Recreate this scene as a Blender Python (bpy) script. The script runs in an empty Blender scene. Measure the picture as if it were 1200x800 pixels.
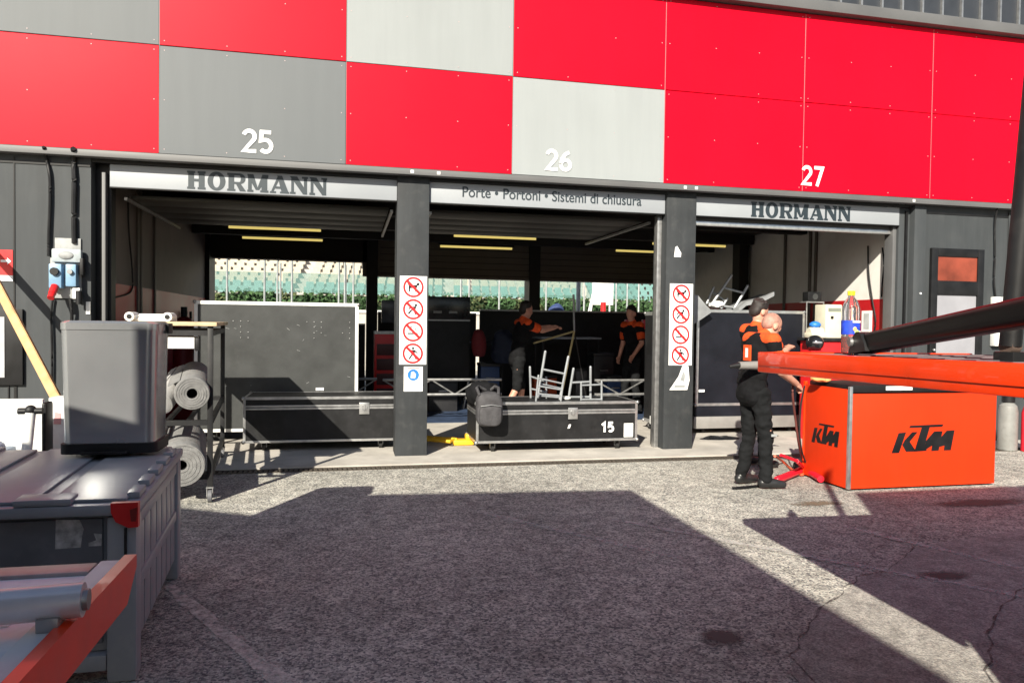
import bpy, bmesh, math, random
from math import radians as R_, sin, cos, pi
from mathutils import Vector as V, Matrix, Euler, noise as mnoise
random.seed(7)
SC = bpy.context.scene
COL = SC.collection

# ------------------------------------------------------------------ camera
CH = 1.55
FPX, YAW, PITCH, ROLL = 856.26, .2188, .0232, .0132
cF = V((sin(YAW)*cos(PITCH), cos(YAW)*cos(PITCH), -sin(PITCH)))
r0 = V((cos(YAW), -sin(YAW), 0)); u0 = r0.cross(cF)
cR = r0*cos(ROLL)+u0*sin(ROLL); cU = -r0*sin(ROLL)+u0*cos(ROLL)
CO = V((0, 0, CH))
cd = bpy.data.cameras.new('camera'); camo = bpy.data.objects.new('camera', cd); COL.objects.link(camo)
m = Matrix((cR, cU, -cF)).transposed().to_4x4(); m.translation = CO
camo.matrix_world = m
cd.sensor_width = 36; cd.lens = FPX/1200*36; cd.clip_end = 600; cd.clip_start = .05
SC.camera = camo

def at(px, py, X=None, Y=None, Z=None):
    """real point on a real plane, measured in the photograph"""
    d = cF + cR*((px-600)/FPX) - cU*((py-400)/FPX)
    if X is not None: t = X/d.x
    elif Y is not None: t = Y/d.y
    else: t = (Z-CH)/d.z
    return CO + d*t

# ------------------------------------------------------------------ materials
MATS = {}
def mat(name, col, rough=.55, metal=0., var=.10, scale=6., bump=0., bscale=40., spec=.5, coat=0., dirt=0., wear=None):
    if name in MATS: return MATS[name]
    mt = bpy.data.materials.new(name); mt.use_nodes = True
    nt = mt.node_tree; N = nt.nodes; L = nt.links
    b = N['Principled BSDF']
    tc = N.new('ShaderNodeTexCoord')
    n1 = N.new('ShaderNodeTexNoise'); n1.inputs['Scale'].default_value = scale; n1.inputs['Detail'].default_value = 6
    L.new(tc.outputs['Object'], n1.inputs['Vector'])
    rp = N.new('ShaderNodeValToRGB')
    lo = tuple(max(0, c*(1-var*1.5)) for c in col); hi = tuple(min(1, c*(1+var)) for c in col)
    rp.color_ramp.elements[0].position = .3; rp.color_ramp.elements[1].position = .7
    rp.color_ramp.elements[0].color = (*lo, 1); rp.color_ramp.elements[1].color = (*hi, 1)
    L.new(n1.outputs['Fac'], rp.inputs['Fac'])
    outc = rp.outputs['Color']
    if dirt:
        n3 = N.new('ShaderNodeTexNoise'); n3.inputs['Scale'].default_value = scale*3.1; n3.inputs['Detail'].default_value = 9
        L.new(tc.outputs['Object'], n3.inputs['Vector'])
        r3 = N.new('ShaderNodeValToRGB'); r3.color_ramp.elements[0].position = .52; r3.color_ramp.elements[1].position = .72
        L.new(n3.outputs['Fac'], r3.inputs['Fac'])
        mx = N.new('ShaderNodeMix'); mx.data_type = 'RGBA'
        mu = N.new('ShaderNodeMath'); mu.operation = 'MULTIPLY'; mu.inputs[1].default_value = dirt
        L.new(r3.outputs['Color'], mu.inputs[0]); L.new(mu.outputs[0], mx.inputs['Factor'])
        L.new(outc, mx.inputs['A']); mx.inputs['B'].default_value = (*(wear or (.10, .09, .08)), 1)
        outc = mx.outputs['Result']
    L.new(outc, b.inputs['Base Color'])
    rr = N.new('ShaderNodeMapRange'); rr.inputs['To Min'].default_value = max(.03, rough-.08); rr.inputs['To Max'].default_value = min(1, rough+.10)
    L.new(n1.outputs['Fac'], rr.inputs['Value']); L.new(rr.outputs['Result'], b.inputs['Roughness'])
    b.inputs['Metallic'].default_value = metal
    b.inputs['Specular IOR Level'].default_value = spec
    b.inputs['Coat Weight'].default_value = coat
    if bump:
        n2 = N.new('ShaderNodeTexNoise'); n2.inputs['Scale'].default_value = bscale; n2.inputs['Detail'].default_value = 5
        L.new(tc.outputs['Object'], n2.inputs['Vector'])
        bp = N.new('ShaderNodeBump'); bp.inputs['Strength'].default_value = bump; bp.inputs['Distance'].default_value = .01
        L.new(n2.outputs['Fac'], bp.inputs['Height']); L.new(bp.outputs['Normal'], b.inputs['Normal'])
    MATS[name] = mt
    return mt

def weather(mt, amt=.10, tint=.05):
    nt = mt.node_tree; N = nt.nodes; L = nt.links; b = N['Principled BSDF']; src = b.inputs['Base Color'].links[0].from_socket
    tc = N.new('ShaderNodeTexCoord'); mp = N.new('ShaderNodeMapping'); mp.inputs['Scale'].default_value = (2.6, 1, .22); L.new(tc.outputs['Object'], mp.inputs['Vector'])
    n = N.new('ShaderNodeTexNoise'); n.inputs['Scale'].default_value = 3; n.inputs['Detail'].default_value = 9; n.inputs['Roughness'].default_value = .65; L.new(mp.outputs[0], n.inputs['Vector'])
    r = N.new('ShaderNodeMapRange'); r.inputs['From Min'].default_value = .4; r.inputs['From Max'].default_value = .68; r.inputs['To Min'].default_value = 1; r.inputs['To Max'].default_value = 1-amt; L.new(n.outputs['Fac'], r.inputs['Value'])
    oi = N.new('ShaderNodeObjectInfo'); ra = N.new('ShaderNodeMapRange'); ra.inputs['To Min'].default_value = 1-tint; ra.inputs['To Max'].default_value = 1+tint; L.new(oi.outputs['Random'], ra.inputs['Value'])
    mu = N.new('ShaderNodeMath'); mu.operation = 'MULTIPLY'; L.new(r.outputs[0], mu.inputs[0]); L.new(ra.outputs[0], mu.inputs[1])
    vm = N.new('ShaderNodeVectorMath'); vm.operation = 'SCALE'; L.new(src, vm.inputs[0]); L.new(mu.outputs[0], vm.inputs['Scale']); L.new(vm.outputs[0], b.inputs['Base Color'])
    return mt

def emit(name, col, s):
    mt = mat(name, col, .5); b = mt.node_tree.nodes['Principled BSDF']
    b.inputs['Emission Color'].default_value = (*col, 1); b.inputs['Emission Strength'].default_value = s
    return mt

def ground_mat(name, dark, light, scale, patch, bumpd=.006):
    """exposed-aggregate asphalt: stones of several greys in a dark binder, with broad worn patches"""
    mt = bpy.data.materials.new(name); mt.use_nodes = True
    nt = mt.node_tree; N = nt.nodes; L = nt.links; b = N['Principled BSDF']
    tc = N.new('ShaderNodeTexCoord')
    vo = N.new('ShaderNodeTexVoronoi'); vo.inputs['Scale'].default_value = scale; vo.inputs['Randomness'].default_value = 1
    L.new(tc.outputs['Object'], vo.inputs['Vector'])
    sep = N.new('ShaderNodeSeparateColor'); L.new(vo.outputs['Color'], sep.inputs['Color'])
    r1 = N.new('ShaderNodeValToRGB'); e = r1.color_ramp.elements
    e[0].position = .1; e[0].color = (*dark, 1); e[1].position = .9; e[1].color = (*light, 1)
    mid = e.new(.5); mid.color = (*[(a*.42+c*.58) for a, c in zip(dark, light)], 1)
    L.new(sep.outputs[0], r1.inputs['Fac'])
    fn = N.new('ShaderNodeTexNoise'); fn.inputs['Scale'].default_value = scale*.28; fn.inputs['Detail'].default_value = 8; fn.inputs['Roughness'].default_value = .75
    L.new(tc.outputs['Object'], fn.inputs['Vector'])
    fr = N.new('ShaderNodeMapRange'); fr.inputs['From Min'].default_value = .32; fr.inputs['From Max'].default_value = .68; fr.inputs['To Min'].default_value = .66; fr.inputs['To Max'].default_value = 1.25
    L.new(fn.outputs['Fac'], fr.inputs['Value'])
    pn = N.new('ShaderNodeTexNoise'); pn.inputs['Scale'].default_value = .55; pn.inputs['Detail'].default_value = 7; pn.inputs['Roughness'].default_value = .62
    L.new(tc.outputs['Object'], pn.inputs['Vector'])
    pr_ = N.new('ShaderNodeMapRange'); pr_.inputs['From Min'].default_value = .35; pr_.inputs['From Max'].default_value = .65; pr_.inputs['To Min'].default_value = 1-patch; pr_.inputs['To Max'].default_value = 1+patch*.5
    L.new(pn.outputs['Fac'], pr_.inputs['Value'])
    mu = N.new('ShaderNodeMath'); mu.operation = 'MULTIPLY'; L.new(fr.outputs[0], mu.inputs[0]); L.new(pr_.outputs[0], mu.inputs[1])
    # drip stains
    sn = N.new('ShaderNodeTexNoise'); sn.inputs['Scale'].default_value = 2.3; sn.inputs['Detail'].default_value = 10; sn.inputs['Roughness'].default_value = .7
    L.new(tc.outputs['Object'], sn.inputs['Vector'])
    sr = N.new('ShaderNodeMapRange'); sr.inputs['From Min'].default_value = .60; sr.inputs['From Max'].default_value = .70; sr.inputs['To Min'].default_value = 1; sr.inputs['To Max'].default_value = .6
    L.new(sn.outputs['Fac'], sr.inputs['Value'])
    mu2 = N.new('ShaderNodeMath'); mu2.operation = 'MULTIPLY'; L.new(mu.outputs[0], mu2.inputs[0]); L.new(sr.outputs[0], mu2.inputs[1])
    mn = N.new('ShaderNodeTexNoise'); mn.inputs['Scale'].default_value = 7.5; mn.inputs['Detail'].default_value = 11; mn.inputs['Roughness'].default_value = .72; mn.inputs['Distortion'].default_value = .6
    L.new(tc.outputs['Object'], mn.inputs['Vector'])
    mr = N.new('ShaderNodeMapRange'); mr.inputs['From Min'].default_value = .36; mr.inputs['From Max'].default_value = .64; mr.inputs['To Min'].default_value = 1-patch*1.5; mr.inputs['To Max'].default_value = 1+patch*.7
    L.new(mn.outputs['Fac'], mr.inputs['Value'])
    mu3 = N.new('ShaderNodeMath'); mu3.operation = 'MULTIPLY'; L.new(mu2.outputs[0], mu3.inputs[0]); L.new(mr.outputs[0], mu3.inputs[1]); mu2 = mu3
    vm = N.new('ShaderNodeVectorMath'); vm.operation = 'SCALE'; L.new(r1.outputs['Color'], vm.inputs[0]); L.new(mu2.outputs[0], vm.inputs['Scale'])
    L.new(vm.outputs[0], b.inputs['Base Color'])
    b.inputs['Roughness'].default_value = .85; b.inputs['Specular IOR Level'].default_value = .25
    bp = N.new('ShaderNodeBump'); bp.inputs['Strength'].default_value = .8; bp.inputs['Distance'].default_value = bumpd
    ad = N.new('ShaderNodeMath'); ad.operation = 'SUBTRACT'; L.new(fn.outputs['Fac'], ad.inputs[0]); L.new(vo.outputs['Distance'], ad.inputs[1])
    L.new(ad.outputs[0], bp.inputs['Height']); L.new(bp.outputs['Normal'], b.inputs['Normal'])
    return mt

def worn_mat(name, col, base_scale=9., cover=.5, radial=False):
    """thin worn paint: patches of paint with holes where it has gone"""
    mt = bpy.data.materials.new(name); mt.use_nodes = True
    nt = mt.node_tree; N = nt.nodes; L = nt.links; b = N['Principled BSDF']
    tc = N.new('ShaderNodeTexCoord'); n = N.new('ShaderNodeTexNoise')
    n.inputs['Scale'].default_value = base_scale; n.inputs['Detail'].default_value = 12; n.inputs['Roughness'].default_value = .8
    L.new(tc.outputs['Object'], n.inputs['Vector'])
    r = N.new('ShaderNodeMapRange'); r.inputs['From Min'].default_value = cover-.12; r.inputs['From Max'].default_value = cover+.12
    if radial:
        sub = N.new('ShaderNodeVectorMath'); sub.operation = 'SUBTRACT'; sub.inputs[1].default_value = (.5, .5, 0); L.new(tc.outputs['Generated'], sub.inputs[0])
        sx_ = N.new('ShaderNodeSeparateXYZ'); L.new(sub.outputs[0], sx_.inputs[0]); cx_ = N.new('ShaderNodeCombineXYZ'); L.new(sx_.outputs[0], cx_.inputs[0]); L.new(sx_.outputs[1], cx_.inputs[1])
        ln = N.new('ShaderNodeVectorMath'); ln.operation = 'LENGTH'; L.new(cx_.outputs[0], ln.inputs[0])
        ma = N.new('ShaderNodeMath'); ma.operation = 'MULTIPLY_ADD'; ma.inputs[1].default_value = -1.5; ma.inputs[2].default_value = .42; L.new(ln.outputs['Value'], ma.inputs[0])
        ad = N.new('ShaderNodeMath'); ad.operation = 'ADD'; L.new(ma.outputs[0], ad.inputs[0]); L.new(n.outputs['Fac'], ad.inputs[1]); L.new(ad.outputs[0], r.inputs['Value'])
        r.inputs['To Max'].default_value = .75
    else: L.new(n.outputs['Fac'], r.inputs['Value'])
    b.inputs['Base Color'].default_value = (*col, 1); b.inputs['Roughness'].default_value = .8
    L.new(r.outputs[0], b.inputs['Alpha'])
    return mt

BLK = mat('black_paint', (.009, .009, .010), .5, var=.3, spec=.3)
BLKM = mat('black_steel', (.012, .012, .013), .45, 0, var=.25, dirt=.25, scale=5, wear=(.05, .046, .042), spec=.35)
CHAR = mat('charcoal_cladding', (.050, .055, .059), .6, 0, var=.05, scale=1.2, dirt=.18, wear=(.08, .08, .08), spec=.22)
PILL = mat('charcoal_column_paint', (.034, .037, .040), .65, 0, var=.10, scale=3, dirt=.3, wear=(.075, .075, .075), bump=.1, bscale=25, spec=.22)
BEAM = mat('grey_flashing', (.10, .10, .102), .55, 0, var=.08, scale=2)
RED = mat('red_cladding', (.52, .0008, .014), .42, 0, var=.03, scale=.8, spec=.13)
LGREY = mat('pale_grey_cladding', (.262, .28, .285), .5, 0, var=.03, scale=.8, spec=.2)
MGREY = mat('mid_grey_cladding', (.118, .127, .134), .5, 0, var=.03, scale=.8, spec=.2)
SIGNW = mat('sign_silver_white', (.265, .282, .305), .5, 0, var=.03, scale=2)
INK = mat('slate_lettering', (.016, .026, .034), .5, var=.1)
WHT = mat('white_vinyl', (.78, .78, .77), .45, var=.04, scale=12)
WHTB = mat('white_paint', (.70, .70, .68), .5, var=.06, scale=5, dirt=.15)
ALU = mat('aluminium_edge', (.58, .58, .58), .32, .85, var=.12, scale=14)
ALUD = mat('dull_aluminium', (.36, .36, .36), .42, .8, var=.15, scale=14)
STEEL = mat('brushed_stainless', (.42, .43, .445), .24, .74, var=.06, scale=1.5, bump=.015, bscale=300)
CASE = mat('black_case_laminate', (.010, .010, .011), .5, 0, var=.3, scale=5, dirt=.22, wear=(.035, .035, .035), bump=.15, bscale=220, spec=.3)
CASEG = mat('grey_case_laminate', (.040, .042, .042), .5, 0, var=.15, scale=4, dirt=.22, wear=(.06, .06, .06), bump=.15, bscale=220, spec=.3)
NAVY = mat('navy_case_laminate', (.007, .008, .013), .45, 0, var=.2, scale=4, dirt=.12, wear=(.018, .018, .024), spec=.3)
ORG = mat('orange_panel', (.58, .031, .001), .6, 0, var=.05, scale=1.5, dirt=.22, wear=(.60, .03, .004), spec=.3)
ORGM = mat('orange_steel_paint', (.84, .045, .002), .30, 0, var=.10, scale=3, dirt=.22, wear=(.45, .05, .012), coat=.4)
ORGF = mat('orange_fabric', (.68, .07, .006), .85, 0, var=.15, scale=30, bump=.2, bscale=300)
BLKF = mat('black_fabric', (.007, .007, .008), .9, 0, var=.3, scale=12, bump=.3, bscale=60, spec=.15)
TROU = mat('black_trouser_cloth', (.0095, .010, .011), .9, 0, var=.3, scale=9, bump=.35, bscale=45, spec=.15)
GREYF = mat('grey_nylon', (.05, .048, .052), .75, 0, var=.25, scale=16, bump=.3, bscale=50)
SKIN = mat('skin', (.55, .27, .19), .5, 0, var=.12, scale=14, spec=.4)
HAIR = mat('dark_hair', (.018, .012, .010), .6, 0, var=.4, scale=60, bump=.5, bscale=120)
CRATE = mat('grey_plastic', (.275, .29, .315), .36, 0, var=.07, scale=5, dirt=.25, wear=(.38, .38, .39), bump=.05, bscale=80)
CRATED = mat('dark_grey_plastic', (.14, .15, .17), .42, 0, var=.12, scale=5, dirt=.3, wear=(.24, .24, .25))
REDP = mat('red_plastic', (.62, .012, .015), .4, var=.1)
REDD = mat('dark_red_wall', (.42, .008, .012), .45, 0, var=.08, scale=2, dirt=.2, wear=(.25, .01, .01))
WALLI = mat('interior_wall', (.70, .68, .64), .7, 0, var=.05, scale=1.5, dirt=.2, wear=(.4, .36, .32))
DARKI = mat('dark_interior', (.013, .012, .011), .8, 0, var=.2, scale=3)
SHUT = mat('brown_grey_shutter', (.10, .085, .072), .6, 0, var=.1, scale=2)
CONC = mat('pale_concrete', (.44, .41, .37), .85, 0, var=.14, scale=2.2, dirt=.35, wear=(.24, .22, .20), bump=.2, bscale=30)
WOOD = mat('pale_wood', (.50, .30, .13), .6, 0, var=.2, scale=9)
PLY = mat('plywood_top', (.52, .40, .24), .6, 0, var=.18, scale=10)
CARP = mat('grey_carpet', (.19, .188, .185), .95, 0, var=.15, scale=20, bump=.6, bscale=140)
CARPD = mat('dark_grey_carpet', (.17, .165, .17), .95, 0, var=.15, scale=20, bump=.6, bscale=140)
RUB = mat('black_rubber', (.014, .014, .014), .8, var=.2)
BLUEB = mat('pale_blue_plastic', (.17, .30, .44), .4, var=.08, dirt=.15)
GREYB = mat('weathered_grey_box', (.27, .28, .28), .6, var=.15, dirt=.35)
BLUE = mat('blue_vinyl', (.02, .16, .55), .45, var=.1)
YEL = mat('yellow_paint', (.75, .42, .02), .4, var=.12, dirt=.2)
TEAL = mat('teal_seat', (.13, .25, .235), .6, var=.1)
CREAM = mat('cream_seat', (.42, .37, .29), .7, var=.12)
GREEN = mat('hedge_green', (.045, .10, .030), .9, var=.5, scale=2.2)
CREAMD = mat('cream_device', (.60, .57, .45), .5, var=.06)
REFLB = mat('blue_floor_reflection', (.03, .05, .10), .6, var=.2)
RIVET = mat('rivet_grey', (.40, .30, .30), .5)

for m_, a_ in ((RED, .05), (LGREY, .05), (MGREY, .05), (CHAR, .2), (PILL, .2), (ORG, .08)): weather(m_, a_)

# ------------------------------------------------------------------ mesh helpers
class MB:
    def __init__(s): s.bm = bmesh.new(); s.mats = []
    def mi(s, mt):
        if mt not in s.mats: s.mats.append(mt)
        return s.mats.index(mt)
    def _fin(s, verts, mt):
        i = s.mi(mt)
        fs = set(f for v in verts if v.is_valid for f in v.link_faces)
        for f in fs: f.material_index = i
    def box(s, lo, hi, mt, bev=0., rot=None, piv=None, seg=2):
        lo, hi = V(lo), V(hi); c = (lo+hi)/2; d = hi-lo
        r = bmesh.ops.create_cube(s.bm, size=1, matrix=Matrix.Translation(c) @ Matrix.Diagonal((abs(d.x), abs(d.y), abs(d.z), 1)))
        vs = r['verts']
        if bev:
            es = list(set(e for v in vs for e in v.link_edges))
            rr = bmesh.ops.bevel(s.bm, geom=es, offset=bev, segments=seg, profile=.6, affect='EDGES')
            vs = list(set(v for f in rr['faces'] for v in f.verts) | set(v for v in vs if v.is_valid))
        if rot is not None:
            bmesh.ops.rotate(s.bm, verts=vs, cent=V(piv) if piv is not None else c, matrix=Euler(rot).to_matrix())
        s._fin(vs, mt); return vs
    def tube(s, p, q, r, mt, r2=None, n=12, cap=True):
        p, q = V(p), V(q); d = q-p
        if d.length < 1e-6: return
        mtx = Matrix.Translation((p+q)/2) @ d.to_track_quat('Z', 'Y').to_matrix().to_4x4()
        rr = bmesh.ops.create_cone(s.bm, cap_ends=cap, segments=n, radius1=r, radius2=r if r2 is None else r2, depth=d.length, matrix=mtx)
        s._fin(rr['verts'], mt); return rr['verts']
    def path(s, pts, r, mt, n=8):
        pts = [V(p) for p in pts]; rings = []; i = s.mi(mt)
        for k, p in enumerate(pts):
            a = pts[max(0, k-1)]; b = pts[min(len(pts)-1, k+1)]
            q = (b-a).to_track_quat('Z', 'Y')
            rings.append([s.bm.verts.new(p + q @ V((r*cos(2*pi*j/n), r*sin(2*pi*j/n), 0))) for j in range(n)])
        for A, B in zip(rings, rings[1:]):
            for j in range(n):
                f = s.bm.faces.new((A[j], A[(j+1) % n], B[(j+1) % n], B[j])); f.material_index = i
        for g in (rings[0][::-1], rings[-1]):
            f = s.bm.faces.new(g); f.material_index = i
    def sph(s, c, r, mt, sc=(1, 1, 1), u=16, v=10, rot=None):
        mtx = Matrix.Translation(V(c)) @ (Euler(rot).to_matrix().to_4x4() if rot else Matrix()) @ Matrix.Diagonal((*[r*k for k in sc], 1))
        rr = bmesh.ops.create_uvsphere(s.bm, u_segments=u, v_segments=v, radius=1, matrix=mtx)
        s._fin(rr['verts'], mt); return rr['verts']
    def lathe(s, prof, c, mt, n=24, axis=None, caps=(True, True)):
        i = s.mi(mt); q = V(axis).to_track_quat('Z', 'Y') if axis is not None else None; c = V(c)
        rings = []
        for r, z in prof:
            ring = []
            for j in range(n):
                p = V((r*cos(2*pi*j/n), r*sin(2*pi*j/n), z))
                ring.append(s.bm.verts.new(c + (q @ p if q else p)))
            rings.append(ring)
        for A, B in zip(rings, rings[1:]):
            for j in range(n):
                f = s.bm.faces.new((A[j], A[(j+1) % n], B[(j+1) % n], B[j])); f.material_index = i
        for g, on in ((rings[0][::-1], caps[0]), (rings[-1], caps[1])):
            if on: f = s.bm.faces.new(g); f.material_index = i
    def prism(s, poly, o, ax, ay, depth, mt):
        """polygon in the ax/ay plane at o, front face on +normal, extruded back by depth"""
        o, ax, ay = V(o), V(ax), V(ay); nn = ax.cross(ay).normalized(); i = s.mi(mt)
        a = [s.bm.verts.new(o+ax*x+ay*y) for x, y in poly]
        b = [s.bm.verts.new(v.co-nn*depth) for v in a]
        f = s.bm.faces.new(a); f.material_index = i
        f = s.bm.faces.new(b[::-1]); f.material_index = i
        k = len(a)
        for j in range(k):
            f = s.bm.faces.new((a[j], b[j], b[(j+1) % k], a[(j+1) % k])); f.material_index = i
    def quad(s, pts, mt):
        f = s.bm.faces.new([s.bm.verts.new(V(p)) for p in pts]); f.material_index = s.mi(mt)
    def build(s, name, parent=None, smooth=True, origin=None, ang=.55):
        me = bpy.data.meshes.new(name)
        bmesh.ops.recalc_face_normals(s.bm, faces=s.bm.faces)
        if parent is not None and origin is None: origin = parent.matrix_world.translation if not parent.parent else world_loc(parent)
        if origin is not None: bmesh.ops.translate(s.bm, verts=s.bm.verts, vec=-V(origin))
        s.bm.to_mesh(me); s.bm.free()
        for mt in s.mats: me.materials.append(mt)
        if smooth:
            me.polygons.foreach_set('use_smooth', [True]*len(me.polygons)); me.set_sharp_from_angle(angle=ang)
        o = bpy.data.objects.new(name, me); COL.objects.link(o)
        if parent is not None: o.parent = parent
        else: o.location = origin if origin is not None else (0, 0, 0)
        return o

def world_loc(o):
    p = V((0, 0, 0))
    while o: p = p+o.location; o = o.parent
    return p

def tag(o, label=None, cat=None, group=None, kind=None):
    if label: o['label'] = label
    if cat: o['category'] = cat
    if group: o['group'] = group
    if kind: o['kind'] = kind
    return o
def thing(name, label, cat, loc=(0, 0, 0), group=None):
    o = bpy.data.objects.new(name, None); COL.objects.link(o); o.location = loc; o.empty_display_size = .1
    o.matrix_world = Matrix.Translation(V(loc))
    return tag(o, label, cat, group)
def kids(o): return [c for c in bpy.data.objects if c.parent == o]
def dup(o, parent=None, label=None, loc=None, rot=None):
    c = o.copy(); COL.objects.link(c)
    if parent is not None: c.parent = parent
    for ch in kids(o): dup(ch, c)
    if label: c['label'] = label
    if loc is not None: c.location = loc
    if rot is not None: c.rotation_euler = rot
    return c
def part(name, parent, mt, lo, hi, bev=0., **k):
    b = MB(); b.box(lo, hi, mt, bev, **k); return b.build(name, parent)
def text(name, s, size, o, ax, ay, mt, parent, bold=0., depth=.002, align='CENTER', xs=1., sp=1.):
    cu = bpy.data.curves.new(name, 'FONT'); cu.body = s; cu.size = size; cu.align_x = align; cu.offset = bold
    cu.extrude = depth; cu.space_character = sp
    t = bpy.data.objects.new(name, cu); COL.objects.link(t)
    bpy.context.view_layer.update()
    me = bpy.data.meshes.new_from_object(t.evaluated_get(bpy.context.evaluated_depsgraph_get()))
    bpy.data.objects.remove(t); bpy.data.curves.remove(cu)
    ax, ay = V(ax), V(ay); nn = ax.cross(ay)
    M = Matrix((ax*xs, ay, nn)).transposed().to_4x4(); M.translation = V(o)-world_loc(parent)
    me.transform(M); me.materials.clear(); me.materials.append(mt)
    for p in me.polygons: p.material_index = 0
    ob = bpy.data.objects.new(name, me); COL.objects.link(ob); ob.parent = parent
    return ob
AX, AZ = V((1, 0, 0)), V((0, 0, 1))
def arc(cx, cy, rx, ry, a0, a1, n=14): return [(cx+rx*cos(R_(a0+(a1-a0)*k/n)), cy+ry*sin(R_(a0+(a1-a0)*k/n))) for k in range(n+1)]
DIG = {'1': [[(.02, .70), (.30, .93), (.30, 0)]], '2': [arc(.28, .70, .22, .23, 165, -35)+[(.07, .085), (.56, .085)]],
       '5': [[(.50, .915), (.12, .915), (.09, .55)]+arc(.28, .335, .23, .25, 100, -140)], '6': [[(.46, .90), (.27, .80), (.12, .58), (.07, .33)]+arc(.29, .31, .22, .225, 180, 540, 24)],
       '7': [[(.03, .915), (.50, .915), (.20, 0)]]}
def digits(name, word, o, ax, ay, h, w_, mt, parent, depth=.0015, adv=.66):
    b = MB(); o, ax, ay = V(o), V(ax), V(ay); nn = ax.cross(ay); tot = adv*len(word)-.08; i = b.mi(mt); q = 0
    for k, c in enumerate(word):
        for pl in DIG[c]:
            pts = [V((x+k*adv-tot/2, y, 0)) for x, y in pl]; L_, R2 = [], []
            for j, p in enumerate(pts):
                d0 = (p-pts[j-1]).normalized() if j else (pts[1]-p).normalized(); d1 = (pts[j+1]-p).normalized() if j < len(pts)-1 else d0
                n0, n1 = V((-d0.y, d0.x, 0)), V((-d1.y, d1.x, 0)); m_ = (n0+n1).normalized(); m_ = m_*(w_/2/max(.55, m_.dot(n0))); L_.append(p+m_); R2.append(p-m_)
            q += 1; f = lambda v: o+ax*v.x*h+ay*v.y*h
            for j in range(len(pts)-1):
                b.bm.faces.new([b.bm.verts.new(f(v)+nn*(depth+.00004*(j % 5)+.0003*q)) for v in (L_[j], R2[j], R2[j+1], L_[j+1])])
    for f in b.bm.faces: f.material_index = i
    o_ = b.build(name, parent, smooth=False)
    for p in o_.data.polygons:
        if p.normal.dot(nn) < 0: p.flip()
    return o_
def struct(b, name): return tag(b.build(name, smooth=False), kind='structure')

# ------------------------------------------------------------------ sun and sky
SAZ, SEL = R_(29), R_(30.2)
sun = bpy.data.lights.new('sun', 'SUN'); sun.energy = 5.0; sun.angle = R_(.53); sun.color = (1, .935, .80)
so = bpy.data.objects.new('sun', sun); COL.objects.link(so)
sdir = V((sin(SAZ)*cos(SEL), cos(SAZ)*cos(SEL), -sin(SEL)))
so.rotation_euler = sdir.to_track_quat('-Z', 'Y').to_euler()
w = bpy.data.worlds.new('World'); SC.world = w; w.use_nodes = True
sk = w.node_tree.nodes.new('ShaderNodeTexSky'); sk.sky_type = 'NISHITA'; sk.sun_disc = False
sk.sun_elevation = SEL; sk.sun_rotation = SAZ+pi; sk.air_density = 1.0; sk.dust_density = 1.2
bg = w.node_tree.nodes['Background']; bg.inputs['Strength'].default_value = .066
w.node_tree.links.new(sk.outputs[0], bg.inputs[0])
SC.view_settings.view_transform = 'Standard'; SC.view_settings.look = 'None'
SC.view_settings.exposure = 1.0; SC.view_settings.gamma = 1

# ------------------------------------------------------------------ ground
ASPH = ground_mat('aggregate_asphalt', (.168, .167, .168), (.62, .60, .525), 88, .24)
ASPH2 = ground_mat('smooth_dark_asphalt', (.25, .24, .23), (.45, .43, .385), 130, .20, .003)
b = MB(); b.quad([(-150, -120, 0), (150, -120, 0), (150, 7.8, 0), (-150, 7.8, 0)], ASPH); struct(b, 'paddock_ground')
b = MB(); b.quad([(-150, 16.4, .0), (150, 16.4, .0), (150, 220, .0), (-150, 220, .0)], ASPH2); struct(b, 'pit_lane_road')
b = MB(); b.box((-14, 7.98, -.2), (16, 16.39, .02), CONC); struct(b, 'garage_floor')
DRN = mat('drain_grate', (.09, .075, .06), .6, .3, var=.25, scale=20)
b = MB(); b.box((-14, 7.801, -.2), (16, 7.979, -.035), BLKM)
b.box((-14, 7.801, -.03), (16, 7.826, .006), DRN); b.box((-14, 7.954, -.03), (16, 7.979, .006), DRN)
x = -3.4
while x < 8.5:
    b.box((x, 7.827, -.02), (x+.03, 7.953, .004), DRN); x += .05
struct(b, 'drain_channel')
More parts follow.
